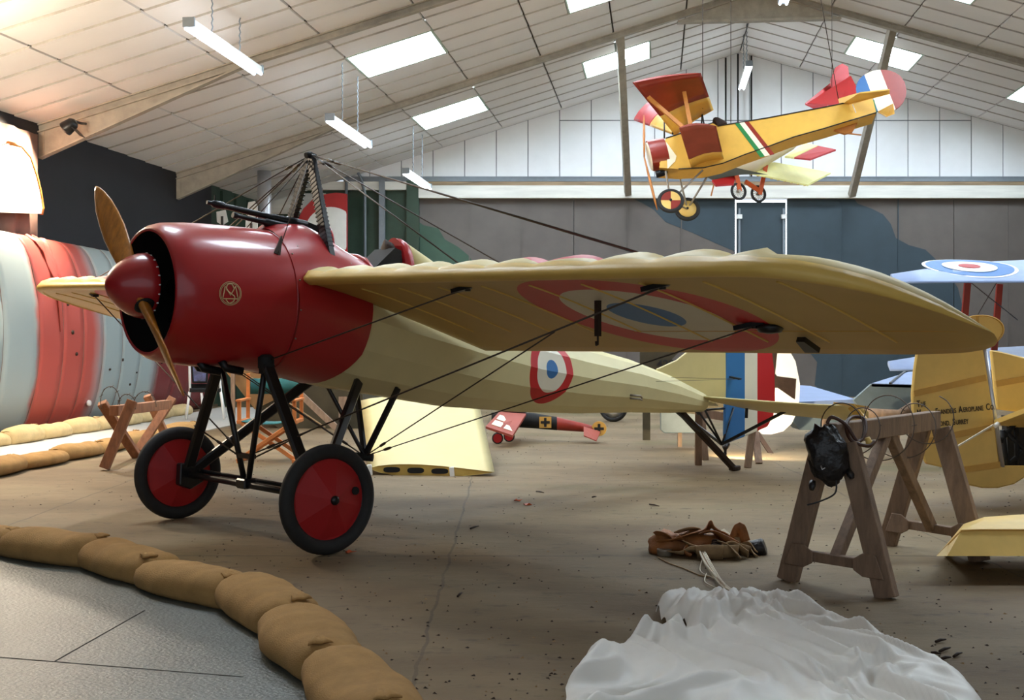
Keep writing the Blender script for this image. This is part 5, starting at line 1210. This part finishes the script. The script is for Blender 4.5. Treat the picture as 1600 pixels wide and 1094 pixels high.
# ================================================================== yellow lettered tail
yt = thing('yellow_aeroplane', 'yellow linen aeroplane tail with lettered rudder and round horn behind the trestle', 'aeroplane', P(1520, 762, 9.4))
Yy = 9.4
def yq(x, y, d=0): return P(x, y, Yy+d)
rud_o = [(1434,540),(1428,580),(1425,615),(1426,655),(1432,690),(1447,725),(1492,735),(1562,727),(1552,640),(1540,560),(1536,540)]
mb = MB(); mb.prism([yq(*p) for p in rud_o], (0,.04,0)); rdo = bev(mb.build('rudder', M['yellow'], yt), .012)
lob = [(1490,736),(1497,748),(1512,758),(1535,763),(1560,763),(1585,757),(1604,745),(1612,728),(1563,728)]
mb = MB(); mb.prism([yq(*p) for p in lob], (0,.04,0)); bev(mb.build('rudder_lobe', M['yellow'], yt), .012)
mb = MB(); mb.prism([yq(1527+42*math.cos(q), 519+26*math.sin(q)-4*math.cos(q)) for q in (2*PI*k/32 for k in range(32))], (0,.04,0)); ho = bev(mb.build('rudder_horn', M['yellow'], yt), .012)
mb = MB(); mb.tube([yq(1527+41*math.cos(q), 519+25.5*math.sin(q)-4*math.cos(q), -.005) for q in (2*PI*k/32 for k in range(32))], .008, 6, closed=True); mb.build('horn_edge', M['yellow_dk'], ho)
mb = MB(); mb.bar(yq(1527,494,-.006), yq(1530,545,-.006), .012, .03, up=(0,1,0)); mb.build('horn_spar', M['yellow_dk'], ho)
for a, c in (((1428,615),(1540,590)), ((1445,690),(1548,668)), ((1490,736),(1562,726))):
    mb = MB(); mb.bar(yq(*a, -.004), yq(*c, -.004), .02, .05, up=(0,0,1)); mb.build('rib_tape', M['yellow_dk'], rdo)
mb = MB(); mb.tube([yq(1538,545,.02), yq(1566,730,.02)], .022, 8); mb.build('hinge_post', M['chrome'], yt)
mb = MB(); mb.prism([yq(1549,547,.05), yq(1562,549,.05), yq(1640,568,.05), yq(1640,650,.05), yq(1558,640,.05)], (0,.05,0)); bev(mb.build('fin', M['yellow'], yt), .01)
mb = MB(); mb.bar(yq(1556,600,.045), yq(1640,585,.045), .02, .05); mb.build('fin_tape', M['yellow_dk'], yt)
mb = MB(); mb.prism([yq(1553,664,-.1), yq(1600,646,-.5), yq(1680,640,-.5), yq(1680,668,.5), yq(1590,668,.4)], (0,0,.04)); mb.build('tailplane', M['yellow'], yt)
mb = MB(); mb.bar(yq(1482,706,-.25), yq(1552,664,-.15), .012, .012); mb.build('control_rod', M['cord'], yt)
mb = MB(); mb.tube([yq(1554,666,-.17), yq(1560,662,-.16)], .02, 8); mb.build('rod_joint', M['white'], yt)
for a, c in (((1562,690),(1600,645)), ((1572,735),(1600,735)), ((1566,672),(1574,736)), ((1588,668),(1590,738)), ((1572,676),(1640,738)), ((1566,735),(1640,668))):
    mb = MB(); mb.tube([yq(*a,.1), yq(*c,.1)], .022, 8); mb.build('frame_tube', M['blackmatt'], yt)
mb = MB(); mb.prism([yq(1572,650,.5), yq(1680,650,.5), yq(1680,730,.5), yq(1576,730,.5)], (0,.1,0)); mb.build('dark_bay', M['blackmatt'], yt)
mb = MB(); mb.prism([yq(1655,592,.2), yq(2300,560,.2), yq(2300,745,.2), yq(1655,722,.2)], (0,.5,0)); mb.build('fuselage', M['yellow'], yt)
mb = MB(); mb.bar(yq(1650,735,.4), Vector((yq(1650,0,.4).x, Yy+.4, 0)), .06); mb.build('tail_skid', M['trestle'], yt)
def letters(s, x, y, size, rot=-.12):
    p = yq(x, y, -.008); text('lettering', s, size, Matrix.Translation(p) @ Matrix.Rotation(PI/2, 4, 'X') @ Matrix.Rotation(-rot, 4, 'Z') @ Matrix.Diagonal((.85, 1, 1, 1)), M['letter'], yt)
def small_caps(words, x, y, size, rot=.09):
    cx = x
    for w in words:
        for big, body in ((1, w[0]), (0, w[1:])):
            sz = size if big else size*.74
            if not body: continue
            p = yq(cx, y-(cx-x)*rot, -.008)
            o = text('lettering', body, sz, Matrix.Translation(p) @ Matrix.Rotation(PI/2, 4, 'X') @ Matrix.Rotation(rot, 4, 'Z') @ Matrix.Diagonal((.62, 1, 1, 1)), M['letter'], yt)
            cx += (o.dimensions.x*.62 if False else max(v.co.x for v in o.data.vertices)*.62)*FPX/Yy+.8
        cx += 3.2
small_caps(['THE'], 1433, 636, .075); small_caps(['M'], 1433, 650, .075)
small_caps(['FLANDERS', 'AEROPLANE', 'CO.'], 1462, 648, .075); small_caps(['RICHMOND,', 'SURREY'], 1446, 668, .075)

# yellow wing tip in front at the right edge
yw = thing('yellow_wing_tip', 'yellow linen wing tip lying low at the right edge before the trestle', 'wing tip', P(1560, 870, 6.45))
Yq = 6.45; rg = []
for (x0, yb, ym, yt_) in ((1463,869,868,866),(1480,869,850,845),(1500,869,829,818),(1530,869,828,808),(1600,869,828,803),(2150,869,829,800)):
    a, m_, t_ = P(x0, yb, Yq-.1), P(x0+2, ym, Yq), P(x0+8, yt_, Yq+.5); far = P(x0+16, yt_+6, Yq+.75); low = P(x0+30, 842, Yq+.5)
    rg.append([a, m_, m_+(t_-m_)*.5+Vector((0,0,.015)), t_, far, low])
mb = MB(); mb.loft(rg, True, True, sm=False); mb.build('skin', M['yellow'], yw)
mb = MB(); mb.tube([r[1]+Vector((0,-.004,0)) for r in rg], .006, 6); mb.build('edge_tape', M['yellow_dk'], yw)
mb = MB(); mb.bar(P(1640,866,Yq+.2), Vector((P(1640,0,Yq+.2).x, Yq+.2, 0)), .1); mb.bar(P(2080,866,Yq+.2), Vector((P(2080,0,Yq+.2).x, Yq+.2, 0)), .1); mb.build('block', M['trestle'], yw)

# ================================================================== hanging biplane (frame from three measured directions)
hc = P(1200, 215, 16.0)
lv = Vector((-.09,-.93,.34)).normalized(); fv = Vector((-.975,.013,-.222)); fv = (fv-lv*fv.dot(lv)).normalized(); uv = fv.cross(lv).normalized()
HM = Matrix(((fv.x,lv.x,uv.x,hc.x),(fv.y,lv.y,uv.y,hc.y),(fv.z,lv.z,uv.z,hc.z),(0,0,0,1)))
def hp_(px, py, yl=0.0):                      # point seen at a pixel, at a given distance to the aeroplane's left of its centreline
    d = Vector(((px-800)/FPX, 1, (533-py)/FPX)); o = Vector((0,0,EYE)); t = ((hc+lv*yl-o).dot(lv))/d.dot(lv); return o+d*t
hb_ = thing('hanging_biplane', 'yellow plywood biplane with red-brown wings hung nose down from the roof', 'aeroplane', hc)
def hbuild(mb, name, m, parent=None): return mb.build(name, M[m] if isinstance(m, str) else m, parent or hb_)
top_e = [(1014,224),(1042,214),(1075,203),(1113,192),(1121,197),(1200,186),(1300,166),(1362,153),(1371,174)]
FW = .15
side_px = [(1040,216),(1075,205),(1113,192),(1121,197),(1200,184),(1290,167),(1363,152),(1369,176),(1290,200),(1240,214),(1200,229),(1165,241),(1130,255),(1100,262),(1060,264),(1030,262)]
sidep = [hp_(x, y, FW) for x, y in side_px]
mb = MB(); rg = []
for k in range(9):
    s = -1+2*k/8; 
    rg.append([p-lv*FW*(1-s)*(1-.0)*1.0*(1.0 if True else 0) for p in sidep])
mb.loft(rg, True, True, sm=False); fus2 = hbuild(mb, 'fuselage', 'plyw')
mb = MB(); belly = [(1030,262),(1060,264),(1100,262),(1130,255),(1165,241),(1200,229),(1240,214),(1290,200)]
rgb_ = []
for x, y in belly:
    c = hp_(x, y, 0); rgb_.append([c+lv*FW*math.cos(q)-uv*.05*math.sin(q) for q in (PI*k/8 for k in range(9))])
mb.loft(rgb_, True, True); hbuild(mb, 'belly', 'plyw', fus2)
for line in ([(1040,216),(1075,205),(1113,192)], [(1121,197),(1200,184),(1290,167),(1363,152)], [(1060,264),(1100,262),(1130,255),(1165,241),(1200,229),(1240,214),(1290,200),(1369,176)]):
    mb = MB(); mb.tube([hp_(x, y, FW+.004) for x, y in line], .009, 6); hbuild(mb, 'edge_line', 'black', fus2)
for a, c, m_ in ((1148,1155,'green_it'), (1155,1163,'flag_white'), (1163,1170,'mahog')):
    mb = MB(); q = [hp_(a,193-(a-1148)*.12,FW+.003), hp_(c,193-(c-1148)*.12,FW+.003), hp_(c+40,246-(c-1148)*.22,FW+.003), hp_(a+40,246-(a-1148)*.22,FW+.003)]
    mb.prism(q, lv*.004); hbuild(mb, 'tricolour_band', m_, fus2)
# nose: cream cowl with dark red band and open front
cowl_px = [(1013,226,.9),(1016,224,1),(1024,222,1.02),(1040,217,1.02)]
c0 = hp_(1014, 245, 0); c1 = hp_(1041, 241, 0); axn = (c1-c0)
mb = MB(); rg = []
for t, r in ((0,.17),(.0,.20),(.15,.22),(.5,.228),(1,.23)):
    c = c0+axn*t; rg.append([c+(lv*math.cos(q)+uv*math.sin(q))*r for q in (2*PI*k/28 for k in range(28))])
mb.loft(rg, True, True); cw2 = hbuild(mb, 'cowl', 'flag_white')
mb = MB(); rg = []
for t in (.02,.2,.5,1.0):
    c = c0+axn*t; rg.append([c+(lv*math.cos(q)+uv*math.sin(q))*(.222+.012*min(1,t*3)) for q in (PI*.94-PI*k/16*1.3+PI*.0-.55 for k in range(17))])
vs = [p for r in rg for p in r]; mb.add(vs, [(i*17+j, i*17+j+1, (i+1)*17+j+1, (i+1)*17+j) for i in range(3) for j in range(16)], 0, True); o = hbuild(mb, 'cowl_band', 'mahog', cw2)
mb = MB(); mb.prism([hp_(1041,222,FW+.004), hp_(1057,244,FW+.004), hp_(1055,252,FW+.004), hp_(1043,264,FW+.004)], lv*.004); hbuild(mb, 'nose_flash', 'flag_white', fus2)
mb = MB(); mb.lathe([(-.06,.02),(0,.05),(.1,.05)], hp_(1036,270,.05), fv, 12); hbuild(mb, 'engine_stub', 'gunmetal')
# propeller: two slim blades at rest
hubp = hp_(1012, 245, 0)+fv*.05
for (px, py) in ((1006,180),(1027,328)):
    tip = hp_(px, py, 0); mb = MB(); d = tip-hubp
    mb.loft([[hubp+d*t+(lv*math.cos(q)*w+fv*math.sin(q)*w*.35) for q in (2*PI*k/12 for k in range(12))] for t, w in ((0,.03),(.2,.04),(.5,.055),(.8,.045),(1,.012))]); hbuild(mb, 'propeller_blade', 'strutwood')
# wings
def hwing(corners, name, m, th=.035, split=None, m2=None, left=True):
    a, c, d, e = corners; nn = (c-a).cross(e-a).normalized(); mb = MB(); rg = []
    for k in range(9):
        t = k/8; L0, L1 = a+(e-a)*t, c+(d-c)*t
        rr = []
        for j in range(12):
            q = 2*PI*j/12; u = .5-.5*math.cos(q); rr.append(L0+(L1-L0)*u+nn*(th*math.sin(q)*(1-.6*u)+.05*math.sin(PI*u)*(1 if nn.dot(uv) > 0 else -1)))
        rg.append(rr)
    if split is None:
        mb.loft(rg, True, True, sm=True); return hbuild(mb, name, m)
    cut = [rg[0][i]+(rg[8][i]-rg[0][i])*split for i in range(12)]
    mb.loft([cut]+[r for k, r in enumerate(rg) if k/8 > split+.02], True, True, sm=True); o = hbuild(mb, name, m)
    mb = MB(); mb.loft([r for k, r in enumerate(rg) if k/8 < split-.02]+[cut], True, True, sm=True); hbuild(mb, 'inner_panel', m2, o)
    return o
# upper left wing: root to tip (LE root, TE root, TE tip, LE tip)
uw_ = hwing([hp_(1055,212,.1), hp_(1115,172,.1), hp_(1095,114,1.35), hp_(988,129,1.35)], 'upper_wing', 'mahog', .03, .38, 'plyw')
hwing([hp_(1055,212,.1), hp_(1115,172,.1), hp_(1032,150,-1.3), hp_(990,188,-1.3)], 'upper_wing', 'redmatt', .03, .6, 'plyw')
lwg = hwing([hp_(1080,262,FW), hp_(1131,248,FW), hp_(1119,197,1.3), hp_(1061,200,1.3)], 'lower_wing', 'dullred', .02, .22, 'plyw')
hwing([hp_(1082,266,-FW), hp_(1131,258,-FW), hp_(1200,273,-1.3), hp_(1112,281,-1.3)], 'lower_wing', 'bluegrey', .02)
for (a, c, ya, yc_) in (((1067,199),(1013,152),1.15,1.1), ((1079,196),(1069,144),1.15,1.1)):
    mb = MB(); mb.bar(hp_(*a, ya), hp_(*c, yc_), .05, .03, up=lv); hbuild(mb, 'interplane_strut', 'strutwood')
for (a, c) in (((1038,216),(1038,182)), ((1051,210),(1050,192)), ((1096,195),(1098,172)), ((1100,194),(1096,172))):
    mb = MB(); mb.tube([hp_(*a, .15), hp_(*c, .12)], .012, 6); hbuild(mb, 'cabane_strut', 'black')
mb = MB(); mb.prism([hp_(1113,184,.12), hp_(1120,181,.12), hp_(1132,187,.12), hp_(1138,192,.12), hp_(1120,199,.12)], lv*-.25); bev(hbuild(mb, 'cockpit_hood', 'leather'), .02)
# undercarriage
for (px, py, yl, quart) in ((1048,314,.30,True), (1074,327,-.30,False)):
    c = hp_(px, py, yl); R = .178; wh = bpy.data.objects.new('wheel', None); C.objects.link(wh); wh.parent = hb_; wh.location = WM[hb_.name].inverted() @ c; WM[wh.name] = Matrix.Translation(c)
    mb = MB(); mb.lathe([(.028*math.cos(q), R-.026+.03*math.sin(q)) for q in (2*PI*k/14 for k in range(14))], c, lv, 36, closed=True); mb.build('tyre', M['rubber'], wh)
    if quart:
        for k in range(4):
            mb = MB(); a0 = k*PI/2+.25; e1, e2 = fv, uv
            mb.prism([c+lv*.01]+[c+lv*.012+(e1*math.cos(a0+PI/2*j/8)+e2*math.sin(a0+PI/2*j/8))*(R-.045) for j in range(9)], lv*.012); mb.build('quarter_panel', M['yellow'] if k % 2 else M['mahog'], wh)
    else:
        mb = MB(); mb.lathe([(-.01,R-.045),(.012,R-.045),(.03,.02)], c, lv, 30); mb.build('wheel_disc', M['yellow'], wh)
    mb = MB(); mb.lathe([(-.02,.018),(.04,.018)], c, lv, 10); mb.build('hub', M['black'], wh)
    for (qx, qy) in ((1098,266),(1040,268)) if yl > 0 else ((1110,268),(1060,268)):
        mb = MB(); mb.tube([c, hp_(qx, qy, yl*.5)], .014, 8); hbuild(mb, 'gear_strut', 'tin')
mb = MB(); mb.tube([hp_(1048,314,.30), hp_(1074,327,-.30)], .012, 8); hbuild(mb, 'axle', 'tin')
# tail
cz = hp_(1376, 138, 0); R2 = .345
def disc_slice(f0, f1, R, name, m, th=.015):
    mb = MB(); pts = []
    n = 12
    lo_, hi_ = [], []
    for k in range(n+1):
        f = f0+(f1-f0)*k/n; h = math.sqrt(max(0, 1-f*f)); lo_.append(cz+(-fv)*R*f-uv*R*h*1.15); hi_.append(cz+(-fv)*R*f+uv*R*h*.85)
    mb.prism([p+lv*th for p in hi_+lo_[::-1]], lv*-2*th); return hbuild(mb, name, m)
rd2 = disc_slice(-1,-.45,R2,'rudder_band','blue'); disc_slice(-.45,.25,R2,'rudder_band','flag_white'); disc_slice(.25,1,R2,'rudder_band','mahog')
mb = MB(); mb.prism([hp_(x, y, .03) for x, y in ((1350,158),(1366,156),(1370,176),(1358,184))], lv*-.05); hbuild(mb, 'rudder_foot', 'green_it')
mb = MB(); mb.prism([hp_(1310,156,.06), hp_(1313,167,.06), hp_(1390,147,.55), hp_(1390,141,.6), hp_(1345,146,.6)], uv*.02); hbuild(mb, 'tailplane', 'plyw')
mb = MB(); mb.prism([hp_(1312,166,-.06), hp_(1350,160,-.06), hp_(1330,120,-.7), hp_(1262,163,-.7)], uv*.02); hbuild(mb, 'tailplane', 'redmatt')
mb = MB(); mb.prism([hp_(1372,176,.0), hp_(1396,163,.4), hp_(1398,178,.4), hp_(1385,183,.3)], uv*.015); hbuild(mb, 'elevator', 'plyw')
mb = MB(); mb.prism([hp_(x, y, .02) for x, y in ((1303,203),(1320,209),(1332,206),(1340,192),(1342,186))], lv*-.04); hbuild(mb, 'tail_fairing', 'strutwood')
mb = MB(); mb.bar(hp_(1318,208,0), hp_(1346,211,0), .03, .015); hbuild(mb, 'tail_skid', 'strutwood')
mb = MB(); mb.tube([hp_(1332,163,.2), hp_(1342,188,.1)], .006, 5); hbuild(mb, 'tail_brace', 'white')
for a, c, Yc_ in ((hp_(1098,170,.3), (1098,30), 0), (hp_(1310,155,.1), (1205,5), 0)):
    Y_ = a.y; tx = a.x if a.x < 3.5 else P(1215,0,17).x; side_ = -1 if tx < ridge_x(Y_) else 1
    tp_ = Vector((tx, Y_+(.0 if side_ < 0 else 1.2), RZ-SL[side_]*abs(tx-ridge_x(Y_))-.02)); mb = MB(); mb.tube([a, tp_], .006, 5); hbuild(mb, 'hanging_wire', 'wire')

# ------------------------------------------------------------------ second aeroplane hanging behind it
Y2 = 19.0
h2 = thing('hanging_monoplane', 'pale yellow aeroplane with red wing tips and red tail hung behind the plywood biplane', 'aeroplane', P(1200, 240, Y2))
def q2(x, y, d=0): return P(x, y, Y2+d)
def plate(pts, name, m, th=(0,0,.03), parent=None):
    mb = MB(); mb.prism(pts, th); return mb.build(name, M[m], parent or h2)
rg = []
mb = MB()
for x, y, r, d in ((1100,262,.10,-.2),(1130,255,.24,-.1),(1180,245,.26,0),(1240,215,.2,.5),(1300,160,.1,1.0),(1322,140,.05,1.2)):
    c = q2(x, y, d); rg.append([c+Vector((r*.25*math.cos(q), r*math.cos(q), r*math.sin(q))) for q in (2*PI*k/14 for k in range(14))])
mb.loft(rg, True, True); mb.build('fuselage', M['flag_white'], h2)
PALE = 'cream'
M['paleyellow'] = mat('pale_yellow_linen', rgb(222, 216, 140), .5, var=.06)
lw2 = plate([q2(1150,268,-.2), q2(1210,256,.6), q2(1298,272,1.2), q2(1262,291,.4)], 'lower_wing', 'paleyellow')
for k in range(9):
    t = .2+.75*k/8; a = q2(1150,268,-.2)+(q2(1262,291,.4)-q2(1150,268,-.2))*t+Vector((0,0,-.004)); c = q2(1210,256,.6)+(q2(1298,272,1.2)-q2(1210,256,.6))*t+Vector((0,0,-.004))
    mb = MB(); mb.bar(a, c, .03, .012); mb.build('rib', M['yellow_dk'] if False else M['ochre'], lw2)
plate([q2(1226,247,0), q2(1258,226,.5), q2(1278,230,.6), q2(1240,248,0)], 'upper_wing', 'paleyellow')
plate([q2(1236,248,0), q2(1276,230,.6), q2(1306,236,.7), q2(1266,251,.1)], 'upper_wing_tip', 'redmatt')
plate([q2(1112,284,-.2), q2(1150,276,0), q2(1146,290,-.2), q2(1118,292,-.3)], 'lower_wing_tip', 'redmatt')
plate([q2(1302,160,1.1), q2(1298,125,1.15), q2(1306,105,1.2), q2(1316,99,1.25), q2(1325,104,1.25), q2(1328,125,1.2), q2(1330,150,1.15)], 'fin', 'redmatt', (0,.05,0))
plate([q2(1258,164,.6), q2(1300,130,1.5), q2(1330,128,1.6), q2(1340,146,1.1), q2(1276,172,.7)], 'tailplane', 'redmatt')
plate([q2(1272,172,.7), q2(1308,152,1.1), q2(1318,165,1.0)], 'tailplane_root', 'yellow')
for x, y, d in ((1154,299,-.1), (1185,303,.25)):
    c = q2(x, y, d); R = .235; wh = bpy.data.objects.new('wheel', None); C.objects.link(wh); wh.parent = h2; wh.location = WM[h2.name].inverted() @ c; WM[wh.name] = Matrix.Translation(c)
    mb = MB(); mb.lathe([(.03*math.cos(q), .105+.0*0+.02*math.sin(q)+.012) if False else (.025*math.cos(q), R*.55+.022*math.sin(q)) for q in (2*PI*k/12 for k in range(12))], c, (.35,-.9,.1), 30, closed=True); mb.build('tyre', M['rubber'], wh)
    ax2 = Vector((.35,-.9,.1)).normalized(); s1 = ax2.cross(Vector((0,0,1))).normalized(); s2 = s1.cross(ax2)
    for k in range(8):
        q = PI*k/8; mb = MB(); d_ = (s1*math.cos(q)+s2*math.sin(q))*R*.53; mb.tube([c-d_, c+d_], .004, 4); mb.build('spoke', M['tin'], wh)
    mb = MB(); mb.lathe([(-.04,.025),(.04,.025)], c, ax2, 10); mb.build('hub', M['tin'], wh)
for a, c in ((q2(1197,258,.2), q2(1187,304,.2)), (q2(1165,284,.0), q2(1186,298,.2)), (q2(1150,270,-.1), q2(1156,299,-.1))):
    mb = MB(); mb.bar(a, c, .07, .04, up=(0,1,0)); mb.build('gear_leg', M['rust'], h2)
mb = MB(); mb.bar(q2(1116,286,-.2), q2(1111,306,-.2), .04, .02); mb.build('wing_skid', M['strutwood'], h2)
for x in (1142, 1300):
    a = q2(x, 250 if x < 1200 else 160, 0 if x < 1200 else 1.0); sd_ = -1 if a.x < ridge_x(a.y) else 1; mb = MB(); mb.tube([a, Vector((a.x, a.y, RZ-SL[sd_]*abs(a.x-ridge_x(a.y))-.02))], .006, 5); mb.build('hanging_wire', M['wire'], h2)

# ================================================================== hanging strip lights
def strip(x, Y0, Y1, z, label):
    t = thing('strip_light', label, 'light', (x, Y0, z), 0, 'hanging twin strip lights')
    d = Vector((DX,1,0)); A_ = Vector((x, Y0, z)); L_ = (Y1-Y0)
    mb = MB(); mb.bar(A_, A_+d*L_, .12, .09); bev(mb.build('housing', M['white'], t), .01)
    for e in (0, 1):
        mb = MB(); mb.bar(A_+d*(L_*e-.015*(1-2*e)), A_+d*(L_*e+.02*(1-2*e)), .15, .12); mb.build('end_cap', M['greysteel'], t)
    for s in (-.05, .05):
        mb = MB(); mb.tube([A_+d*.03+Vector((s,0,-.07)), A_+d*(L_-.03)+Vector((s,0,-.07))], .02, 10); mb.build('tube', M['tubewhite'], t)
    for u in (.3, .7) if x < 4 else (.3, .7):
        p = A_+d*L_*u; sd_ = -1 if p.x < ridge_x(p.y) else 1; top = RZ-SL[sd_]*abs(p.x-ridge_x(p.y))-.025
        mb = MB(); n = int((top-p.z)/.05)
        mb.tube([p+Vector((.008*(-1)**k, 0, .045+(top-p.z-.045)*k/max(1,n))) for k in range(n+1)], .010, 5); mb.build('chain', M['greysteel'], t)
    return t
strip(P(295,0,14).x, 14.0, 16.45, 5.27, 'twin-tube strip light on chains, nearest on the left ceiling')
strip(P(515,0,18.2).x, 18.2, 20.65, 4.93, 'twin-tube strip light on chains, the middle one above the pylon')
strip(P(634,0,23.8).x, 23.8, 26.2, 4.91, 'twin-tube strip light on chains, farthest by the green back wall')
strip(P(1178,0,24.2).x-.1, 24.2, 26.4, 7.25, 'twin-tube strip light under the ridge above the hanging biplane')
strip(P(1203,0,17.6).x, 16.0, 17.6, 6.62, 'twin-tube strip light under the ridge at the top picture edge')
# cables and pipes on the gable under the ridge
for k, px in enumerate((1134, 1153, 1174)):
    a = P(px, 0, 27.35).x; mb = MB(); mb.tube([(a,27.35,5.3),(a,27.35,RZ-SL[-1 if a < 5.5 else 1]*abs(a-5.5)-.05)], .022, 8)
    tag(mb.build('conduit', M['black'], base=True), 'black conduit running up the white gable under the ridge, %s of three' % ['left','middle','right'][k], 'conduit', 'gable conduits')
